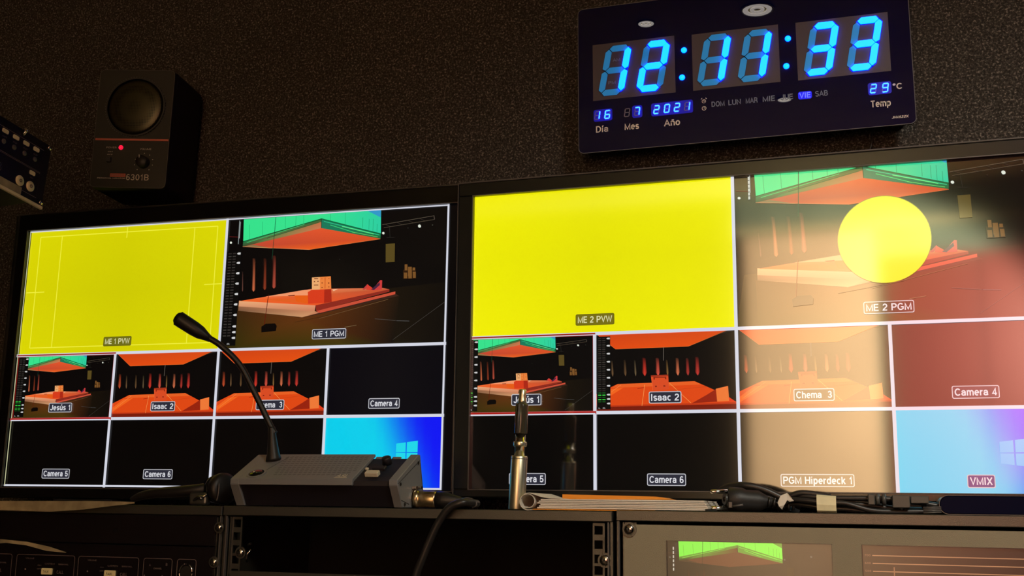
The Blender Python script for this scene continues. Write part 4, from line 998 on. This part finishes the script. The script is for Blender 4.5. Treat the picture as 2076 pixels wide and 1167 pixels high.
for x in (74.9, 57.2, 39.4, 21.0): one('trim_knob', lambda b: knob(b, x, 25.3, [(.0032, 0), (.0030, .001), (0, .0011)]), M['edge'], mx_, local=True)
one('rocker_outline', lambda b: (outline(b, rrect(-79.5, -71.5, 12.6, 15.5+2.5, 2.4), .8, lambda a, c, d: (a*.001, -.0004, c*.001), 0), outline(b, rrect(-77.0, -72.5, 18.4, 22.8, 2.0), .8, lambda a, c, d: (a*.001, -.0004, c*.001), 0)), M['edge'], mx_, local=True, recalc=False)
one('label_strip', lambda b: box(b, (-.40, -.0008, -.0040), (-.0346, 0, .0060)), M['paperdim'], mx_, local=True, label='cream label strip')
one('bottom_bar', lambda b: box(b, (-.45, -.004, -.0092), (.0018, 0, -.0052), .0006, 1), M['tape'], mx_, local=True, label='cream bar along the lower edge')
def mxm(b):
    for x in (75, 57.2, 39.4, 21.4): letters(b, fit_word('CUT', -x-3.4, -x+3.4, 76.2-20.0, 2.0), lambda a, c, d: (a*.001, -.0004, c*.001))
    letters(b, fit_word('ON', -24, -19, 76.2-52.0, 2.0), lambda a, c, d: (a*.001, -.0004, c*.001))
one('panel_lettering', mxm, M['printdim'], mx_, local=True, recalc=False)
for z in (0, 76.2): one('screw', lambda b: knob(b, 0, z, [(.0030, 0), (.0026, .0018), (0, .002)]), M['chrome'], mx_, local=True)
one('toggle', lambda b: tube(b, [(-.047, 0, .073), (-.047, -.003, .075), (-.0475, -.006, .080)], [.0025, .0014, .0024], 12), M['chrome'], mx_, local=True)
one('mounting_arm', lambda b: tube(b, [(-.20, .15, .04), (-.20, .90, .04)], .014, 12), M['black'], mx_, local=True)

# ================================================================== microphone station
st = thing('microphone_station', 'grey desk microphone station with a sloping slotted top and side cheeks', 'microphone station', (-.657, 1.33, 0))
xl, xr = -.7715, -.5435
prof = [(1.293, .0006), (1.275, .0265), (1.275, .0335), (1.340, .0665), (1.345, .0665), (1.366, .0006)]
def sl(y): return .0335+(y-1.275)*(.033/.065)      # height of the sloping top at depth y
NS = Vector((0, -.033, .065)).normalized()
def cheek(x0, x1):
    def fn(b): prism(b, prof, lambda a, c, d: (d, a, c), x0, x1, .0008)
    return fn
one('side_cheek', cheek(xl, xl+.0125), M['stgrey'], st)
one('side_cheek', cheek(xr-.0115, xr), M['stgrey'], st)
def body(b): prism(b, [(1.2955, .0012), (1.2800, .0262), (1.2800, .0318), (1.338, .0612), (1.362, .0012)], lambda a, c, d: (d, a, c), xl+.0125, xr-.0115)
one('body', body, M['stdark'], st, label='dark body between the grey cheeks')
xcv = -.6030
def cover(b): prism(b, [(1.2745, .0262), (1.2745, .0338), (1.3405, .0672), (1.3420, .0640), (1.2790, .0300), (1.2790, .0262)], lambda a, c, d: (d, a, c), xl+.0125, xcv, .0006)
cov = one('top_cover', cover, M['stgrey'], st, label='light grey slotted cover')
def slots(b):
    for r_ in range(9):
        y = 1.284+r_*.0058
        x = -.716 - (r_*.0012)
        while x < -.612:
            dx = .0042
            p = [(x, y), (x+dx, y+.0016), (x+dx, y+.0034), (x, y+.0018)]
            b.faces.new([b.verts.new((a, c, sl(c)+.00055)) for a, c in p]); x += .0066
one('speaker_slots', slots, M['slot'], cov, kind='stuff')
one('engraved_line', lambda b: prism(b, [(-.7375, 1.286), (-.7220, 1.3320), (-.7215, 1.3320), (-.7368, 1.286)], lambda a, c, d: (a, c, sl(c)+d), .0004, .0009), M['slot'], cov)
def logo(b):
    T = fit_word('ASL', -.6285, -.6130, 0, .0068, .25, .0003)
    letters(b, T, lambda x, y, d: (x, 1.279+y, sl(1.279+y)+.0009)); 
    box(b, (-.6295, 1.2780, sl(1.278)+.0004), (-.6125, 1.2786, sl(1.278)+.0010))
one('maker_badge', logo, M['cream'], cov, recalc=False)
kc = Vector((-.7420, 1.288, sl(1.288)))
one('volume_well', lambda b: ring(b, kc+NS*.0003, NS, .0128, .0100, .0012, 32), M['stgrey'], st)
one('volume_wheel', lambda b: lathe(b, kc+NS*.0001, NS, [(.0098, 0), (.0098, .0012), (.0070, .0024), (0, .0028)], 28), M['gloss_black'], st)
one('silver_ball', lambda b: lathe(b, kc+NS*.0024+Vector((-.002, -.002, 0)), NS, [(.0022, 0), (.0016, .0012), (0, .0016)], 14), M['chrome'], st)  # small silver ball set on the wheel
def button(x, y, w_, d_, h_, m, lab=None):
    X = Matrix.Translation((x, y, sl(y))) @ Matrix.Rotation(math.atan2(.033, .065), 4, 'X')
    one('push_button', lambda b: box(b, (-w_/2, -d_/2, -.001), (w_/2, d_/2, h_), .0008, 1, X=X), m, st, label=lab)
button(-.5815, 1.2860, .0175, .0085, .0050, M['cream'], 'cream rectangular talk button')
button(-.5790, 1.3010, .0170, .0080, .0035, M['stdark'])
button(-.5960, 1.3010, .0045, .0035, .0020, M['cream'])
for x in (-.5915, -.5690): button(x, 1.3300, .0120, .0040, .0015, M['stgrey'])
one('level_knob', lambda b: lathe(b, (-.5760, 1.3170, sl(1.317)-.001), NS, [(.0062, 0), (.0058, .0085), (.0050, .0095), (0, .0097)], 24), M['stdark'], st)
one('indicator', lambda b: lathe(b, (-.580, 1.331, sl(1.331)-.0002), NS, [(.0014, 0), (.001, .0012), (0, .0014)], 12), M['chrome'], st)
def seams(b):
    x = xr+.0002
    for (a, c) in (((1.2770, .0290), (1.3430, .0590)), ((1.2880, .0095), (1.3120, .0050)), ((1.3445, .0560), (1.3640, .0020))):
        tube(b, [(x, a[0], a[1]), (x, c[0], c[1])], .00035, 6)
one('seam', seams, M['black'], st)
for y, z in ((1.2835, .0285), (1.3385, .0560), (1.2985, .0045)):
    one('cheek_screw', lambda b: ring(b, (xr, y, z), (1, 0, 0), .0021, .0010, .0009, 14), M['black'], st)
one('xlr_socket', lambda b: (ring(b, (xr, 1.3260, .0125), (1, 0, 0), .0118, 0, .0022, 28), box(b, (xr, 1.3190, .0235), (xr+.007, 1.3235, .0270), .0006, 1), box(b, (xr, 1.3330, .0235), (xr+.008, 1.3380, .0275), .0006, 1)), M['chrome'], st)
def sc(pt, y): p = Vector(pt); return Vector((p.x, 1.333, p.y))*(y/1.333)
gn_base = Vector((-.7395, 1.325, sl(1.325)-.001))
one('neck_boot', lambda b: lathe(b, gn_base, (-.10, -.05, 1), [(.0100, 0), (.0098, .003), (.0080, .010), (.0055, .030), (.0047, .042), (.0042, .044)], 24), M['black_soft'], st)
npts = [sc(p, y) for p, y in (((-.7445, .094), 1.324), ((-.7520, .1050), 1.322), ((-.7760, .1450), 1.315), ((-.8020, .1850), 1.305), ((-.8330, .2120), 1.296), ((-.8560, .2250), 1.290))]
one('gooseneck', lambda b: tube(b, spline(npts, 10), .0040, 16), M['black_soft'], st)
h0 = sc((-.8500, .2215), 1.292); h1 = sc((-.9035, .2525), 1.275)
one('microphone_head', lambda b: lathe(b, h0, h1-h0, [(.0042, 0), (.0056, .006), (.0088, .016), (.0098, .026), (.0102, .048), (.0092, (h1-h0).length), (.0066, (h1-h0).length+.003), (0, (h1-h0).length+.0042)], 28), M['black_soft'], st)
one('head_seam', lambda b: lathe(b, h0+(h1-h0).normalized()*.050, h1-h0, [(.01025, 0), (.01032, .0004), (.01025, .0008)], 28), M['black'], st)

# ---- plug and cord of the station
tc_ = thing('audio_cable', 'thick black cord with a brassy round plug, hanging down over the rack front', 'cord', (-.50, 1.30, 0))
one('plug_shell', lambda b: lathe(b, (xr+.0030, 1.3260, .0115), (1, 0, -.02), [(.0110, 0), (.0110, .0050), (.0100, .0056), (.0106, .0090), (.0106, .0270), (.0095, .0290)], 28), M['brass'], tc_, label='brassy plug shell')
one('cord_boot', lambda b: lathe(b, (xr+.0315, 1.3260, .0110), (1, 0, -.06), [(.0104, 0), (.0104, .010), (.0088, .018), (.0060, .030), (.0045, .034)], 24), M['black_soft'], tc_)
cp = [(-.4800, 1.3260, .0085), (-.4640, 1.3200, .0075), (-.4520, 1.3000, .0068), (-.4560, 1.2720, .0078), (-.4730, 1.2680, .0020), (-.4870, 1.2690, -.0150), (-.4980, 1.2690, -.0370), (-.5070, 1.2690, -.0590), (-.5150, 1.2700, -.0800), (-.5250, 1.2720, -.1300), (-.53, 1.28, -.25)]
one('cord', lambda b: tube(b, spline(cp, 10), .0046, 14), M['cable'], tc_)
one('loose_loop', lambda b: tube(b, spline([(-.470, 1.30, .0115), (-.4600, 1.292, .0130), (-.4500, 1.288, .0100), (-.4475, 1.288, .0050), (-.4530, 1.29, .0020)], 8), .0011, 8), M['edge'], tc_)

# ================================================================== things lying on the rack tops
hs = thing('headset', 'folded black headset with a silver hinge lying left of the microphone station', 'headset', (-.86, 1.32, 0))
one('headband', lambda b: tube(b, spline([(-.944, 1.318, .0060), (-.930, 1.316, .0110), (-.905, 1.312, .0150), (-.870, 1.308, .0170), (-.838, 1.31, .0200), (-.820, 1.325, .0240), (-.805, 1.345, .0230)], 8), [.004+.0035*math.sin(min(1, i/30)*math.pi*.5) for i in range(49)], 14), M['black'], hs)
one('ear_pad', lambda b: lathe(b, (-.8120, 1.318, .0210), (1, -.45, .1), [(.006, 0), (.0195, .001), (.0205, .006), (.0200, .012), (.015, .015), (0, .0152)], 28), M['black_soft'], hs)
one('ear_cup', lambda b: lathe(b, (-.8300, 1.326, .0200), (1, -.45, .1), [(.008, 0), (.0165, .004), (.0185, .014), (.0185, .018)], 28), M['gloss_black'], hs)
one('lower_block', lambda b: box(b, (-.846, 1.300, .0005), (-.820, 1.312, .0165), .003), M['rack'], hs)
one('hinge', lambda b: (tube(b, spline([(-.8370, 1.298, .0060), (-.8300, 1.296, .0105), (-.8220, 1.297, .0115), (-.8190, 1.299, .0140)], 6), .0015, 8), lathe(b, (-.8270, 1.2995, .0095), (0, -1, 0), [(.0032, 0), (.0028, .002), (0, .003)], 14)), M['chrome'], hs, label='small silver hinge')
one('cup_reflection', lambda b: tube(b, [(-.8040+.0035*math.cos(a), 1.297, .0215+.0165*math.sin(a)) for a in [(-1.2+.2*i) for i in range(9)]], .0009, 8), M['edge'], hs)  # crescent reflection on the ear cup, modelled as a grey arc

vp = thing('vaporiser_pen', 'slim steel vaporiser pen standing upright in front of the right monitor', 'pen', (-.4071, 1.318, 0), Matrix.Rotation(.042, 3, 'Y'))
one('battery_tube', lambda b: lathe(b, (0, 0, .0005), (0, 0, 1), [(.0098, 0), (.0100, .001), (.0100, .062), (.0094, .0635)], 32), M['penmetal'], vp, local=True)
one('cap_line', lambda b: lathe(b, (0, 0, .0600), (0, 0, 1), [(.01015, 0), (.01015, .0008)], 32), M['edge'], vp, local=True)
one('neck', lambda b: lathe(b, (0, 0, .0635), (0, 0, 1), [(.0065, 0), (.0065, .012), (.0072, .0125), (.0072, .0170), (.0063, .0175), (.0063, .027)], 28), M['chrome'], vp, local=True)
one('ring', lambda b: lathe(b, (0, 0, .0750), (0, 0, 1), [(.0078, 0), (.0082, .0012), (.0082, .0048), (.0078, .006)], 28), M['penmetal'], vp, local=True)
one('tank', lambda b: lathe(b, (0, 0, .0905), (0, 0, 1), [(.0078, 0), (.0080, .001), (.0078, .034), (.0070, .036)], 28), M['smoke'], vp, local=True, label='dark smoked tank')
one('inner_stem', lambda b: lathe(b, (-.001, -.0082, .0905), (0, 0, 1), [(.0016, 0), (.0013, .035)], 10), M['edge'], vp, local=True)
one('mouthpiece', lambda b: lathe(b, (0, 0, .1265), (0, 0, 1), [(.0058, 0), (.0050, .004), (.0042, .010), (.0046, .0165), (.0036, .0175)], 24), M['penmetal'], vp, local=True)

def sheet(b, x0, x1, y0, y1, z, th, sag=0, skew=0):
    n = 8
    def zf(t): return z + sag*math.sin(t*math.pi)
    for s in range(n):
        a, c = s/n, (s+1)/n; xa, xc = x0+(x1-x0)*a, x0+(x1-x0)*c
        box(b, (xa, y0+skew*a, zf(a)), (xc+.0002, y1, zf(a)+th))
ps = thing('paper_stack', 'stack of loose white sheets lying flat before the right monitor', 'paper', (-.27, 1.33, 0))
for i in range(6):
    x0 = -.3735+.002*(i % 3); x1 = -.1760+(-.0035, .000, -.0012, -.0018, -.003, -.004)[i]
    one('sheet', lambda b: sheet(b, x0, x1, 1.290+.0007*(i % 2), 1.395, .0022+i*.00185, .00150, .0003*(i % 2)), M['paper'], ps)
rp_ = bmesh.new()
def roll(b):
    pts = []
    for k in range(36):
        a = R(-95-k*11); r_ = .0098-.00008*k; pts.append((-.3850+r_*math.cos(a)*1.05, .0100+r_*math.sin(a)))
    pts = [(-.3650, .0008), (-.3780, .0006)] + pts
    out2 = [(-.3850+.0102, .0135), (-.3700, .0150), (-.3580, .0136)]
    def strip(P_, th=.0006):
        for (a, c), (e, g_) in zip(P_, P_[1:]):
            d = Vector((e-a, g_-c)).normalized(); nn = Vector((-d.y, d.x))*th*.5
            q = [(a+nn.x, c+nn.y), (e+nn.x, g_+nn.y), (e-nn.x, g_-nn.y), (a-nn.x, c-nn.y)]
            v0 = [b.verts.new((x, 1.290, z)) for x, z in q]; v1 = [b.verts.new((x, 1.385, z)) for x, z in q]
            b.faces.new(v0); b.faces.new(v1[::-1])
            for i in range(4): b.faces.new((v0[i], v1[i], v1[(i+1) % 4], v0[(i+1) % 4]))
    strip(pts)
    strip([(-.3915, .0165), (-.3880, .0192), (-.3830, .0197), (-.3770, .0180), (-.3690, .0155), (-.3590, .0139), (-.3460, .0135)])
roll(rp_); tag(part('rolled_sheet', rp_, M['paper']), 'white sheet curled into a loose roll at the left end of the papers', 'paper')
oc = bmesh.new()
def card(b):
    P_ = [(-.3530, .0172), (-.2500, .0172), (-.2420, .0158), (-.2260, .0140), (-.2260, .0134), (-.3540, .0134)]
    prism(b, [(-.3538, .0136), (-.3538, .0190), (-.2800, .0181), (-.2420, .0174), (-.2330, .0164), (-.2240, .0140)], lambda a, c, d: (a, d, c), 1.330, 1.372)
card(oc); tag(part('orange_folder', oc, M['orange']), 'orange card folder lying on top of the white papers', 'folder')
os_ = bmesh.new(); sheet(os_, -.3780, -.2350, 1.2880, 1.3700, .0006, .0010)
tag(part('orange_sheet', os_, M['orange']), 'orange sheet peeping out beneath the white papers', 'paper')

pg = thing('power_plug', 'black round two-pin power plug lying on its side right of the papers', 'plug', (-.145, 1.31, 0))
one('plug_body', lambda b: lathe(b, (-.1570, 1.312, .0150), (1, .15, -.05), [(.0125, 0), (.0140, .002), (.0140, .016), (.0120, .020), (.0120, .034), (.0075, .042), (.0055, .050), (.0040, .052)], 28), M['black'], pg)
for z in (.0232, .0050): one('pin', lambda b: tube(b, [(-.1745, 1.300, z), (-.1730, 1.3003, z), (-.1560, 1.305, z+.0004)], [.0013, .0023, .0025], 14), M['chrome'], pg)
one('earth_clip', lambda b: (box(b, (-.1540, 1.2960, .0055), (-.1500, 1.2990, .0120), .0004, 1), tube(b, [(-.1500, 1.2965, .0072), (-.1380, 1.2955, .0090)], .0012, 8)), M['edge'], pg)
one('earth_hole', lambda b: ring(b, (-.1580, 1.3050, .0150), (-1, -.6, 0), .0062, .0030, .0020, 20), M['rack'], pg)
one('strain_relief', lambda b: [lathe(b, (-.113+i*.0052, 1.316+.001*i, .0125-.0009*i), (1, .15, -.15), [(.0062-.0003*i, 0), (.0062-.0003*i, .0030)], 14) for i in range(6)], M['black_soft'], pg)
one('cord', lambda b: tube(b, spline([(-.116, 1.318, .0120), (-.100, 1.330, .0080), (-.090, 1.345, .0050), (-.085, 1.370, .0045)], 8), .0038, 12), M['cable'], pg)
pk = bmesh.new(); tube(pk, spline([(-.168, 1.345, .0255), (-.158, 1.340, .0300), (-.140, 1.333, .0310), (-.120, 1.334, .0270), (-.100, 1.336, .0180), (-.078, 1.338, .0080)], 8), .0042, 12)
tag(part('coiled_lead', pk, M['cable']), 'black lead arching over the power plug', 'cord')

cb = thing('cable_bundle', 'bundle of black cables wrapped with a yellowed paper label', 'cables', (-.05, 1.31, 0))
for i, (dz, dy, r_) in enumerate(((.0175, 0, .0030), (.0115, .004, .0036), (.0060, 0, .0026), (.0120, -.006, .0028))):
    pts = [(-.1020, 1.322+dy, .004+dz*.25), (-.0880, 1.318+dy, .006+dz*.75), (-.0720, 1.314+dy, .0045+dz*.85), (-.0500, 1.312+dy, .001+dz*.95), (-.0300, 1.312+dy, dz), (-.0030, 1.314+dy, (.0175, .0100, .0035, .0050)[i]), (.0260, 1.318+dy, (.0165, .0060, .0034, .0040)[i]), (.0700, 1.325+dy, (.0100, .0050, .0034, .0050)[i])]
    one('cable', lambda b: tube(b, spline(pts, 8), r_, 12), M['cable'], cb)
one('loop', lambda b: tube(b, spline([(-.1000, 1.320, .0080), (-.0920, 1.316, .0170), (-.0780, 1.314, .0225), (-.0600, 1.314, .0215), (-.0450, 1.314, .0190)], 8), .0034, 12), M['cable'], cb)
def label_(b):
    prof2 = [(-.0062, .0040), (-.0075, .0105), (-.0062, .0190), (-.0010, .0212), (.0050, .0190), (.0062, .0100), (.0045, .0030), (-.0010, .0018)]
    t_ = []
    for x, s_ in ((-.0595, 1.0), (-.0390, .93)):
        t_.append([b.verts.new((x, 1.3100+y*1.15, z*s_)) for y, z in prof2])
    n = len(prof2)
    for i in range(n): b.faces.new((t_[0][i], t_[0][(i+1) % n], t_[1][(i+1) % n], t_[1][i]))
one('paper_label', label_, M['tape'], cb, label='yellowed paper label')
for i in range(3): one('iec_plug', lambda b: lathe(b, (-.0045+i*.0065, 1.309, .0165), (1, 0, 0), [(.0052, 0), (.0064, .001), (.0064, .0036), (.0048, .0044)], 6), M['adaptor'], cb) if i else one('iec_plug', lambda b: box(b, (-.006, 1.304, .0105), (.0015, 1.315, .0225), .001, 1), M['adaptor'], cb)
sp_ = bmesh.new()
def scrap(b):
    P_ = [(-.1010, .0120), (-.0975, .0195), (-.0905, .0225), (-.0870, .0190), (-.0835, .0140), (-.0880, .0128), (-.0905, .0148), (-.0940, .0090), (-.0965, .0045), (-.0995, .0080)]
    prism(b, P_, lambda a, c, d: (a, d+.002*math.sin(a*900), c), 1.2990, 1.2996)
scrap(sp_); tag(part('paper_scrap', sp_, M['paper']), 'crumpled pale paper tag stuck to the cables right of the power plug', 'paper')
cn = thing('video_connector', 'dark grey rectangular video connector, the larger of two in a row', 'connector', (.028, 1.31, 0))
one('connector_body', lambda b: box(b, (.0190, 1.303, .0078), (.0370, 1.318, .0214), .0008, 1), M['adaptor'], cn)
one('connector_lead', lambda b: tube(b, spline([(.028, 1.312, .0090), (.030, 1.316, .0040), (.045, 1.330, .0030)], 6), .0028, 10), M['cable'], cn)
c2 = thing('video_connector', 'smaller dark grey connector joined on the right of the larger one', 'connector', (.048, 1.31, 0))
one('connector_body', lambda b: box(b, (.0378, 1.305, .0128), (.0562, 1.317, .0206), .0007, 1), M['adaptor'], c2)
one('connector_lead', lambda b: tube(b, spline([(.050, 1.312, .0130), (.054, 1.322, .0080), (.070, 1.335, .0040)], 6), .0030, 10), M['cable'], c2)
one('ribbed_lead', lambda b: [tube(b, [(.0500, 1.304, .0030+i*.0018), (.0680, 1.306, .0038+i*.0018)], .0009, 6) for i in range(4)], M['edge'], c2)
gcx = thing('glossy_case', 'rounded glossy black case lying on the rack at the far right', 'case', (.15, 1.32, 0))
def case_(b): prism(b, rrect(.0665, .235, .0018, .0215, .0095, 6), lambda a, c, d: (a, d, c), 1.308, 1.385, .0012)
one('case_shell', case_, M['case'], gcx)
one('case_rim', lambda b: outline(b, rrect(.0660, .2355, .0016, .0220, .0098, 6), .0007, lambda x, z, d: (x, 1.3074, z), 0), M['edge'], gcx)

# cream papers at the left end, one on the rack top and one hanging before the rack
def curl(name, top, bot, y0, y1, label):
    b = bmesh.new(); n = len(top)
    for i in range(n-1):
        def yy(k): return y0+(y1-y0)*k/(n-1)
        a = [b.verts.new((top[i][0], yy(i), top[i][1])), b.verts.new((top[i+1][0], yy(i+1), top[i+1][1])), b.verts.new((bot[i+1][0], yy(i+1), bot[i+1][1])), b.verts.new((bot[i][0], yy(i), bot[i][1]))]
        c = [b.verts.new(v.co+Vector((0, .0012, 0))) for v in a]
        b.faces.new(a); b.faces.new(c[::-1])
        for k in range(4): b.faces.new((a[k], c[k], c[(k+1) % 4], a[(k+1) % 4]))
    bmesh.ops.remove_doubles(b, verts=b.verts, dist=1e-6)
    return tag(part(name, b, M['paperdim']), label, 'paper')
curl('curved_card', [(-1.24, .001), (-1.1189, .0022), (-1.0396, .0030), (-.9703, .0037), (-.9300, .0036), (-.9063, .0030)], [(-1.24, -.009), (-1.1174, -.0100), (-1.0381, -.0110), (-.9850, -.0075), (-.9400, -.0022), (-.9063, .0012)], 1.276, 1.270, 'cream curved card edge drooping over the left rack top')
curl('curved_strip', [(-1.20, -.044), (-1.1300, -.0462), (-1.0952, -.0478), (-1.0637, -.0500), (-1.0321, -.0553), (-1.0060, -.0622)], [(-1.20, -.0560), (-1.1300, -.0560), (-1.0942, -.0520), (-1.0637, -.0545), (-1.0340, -.0610), (-1.0065, -.0628)], 1.256, 1.272, 'cream curved strip in front of the blank panel at the lower left')
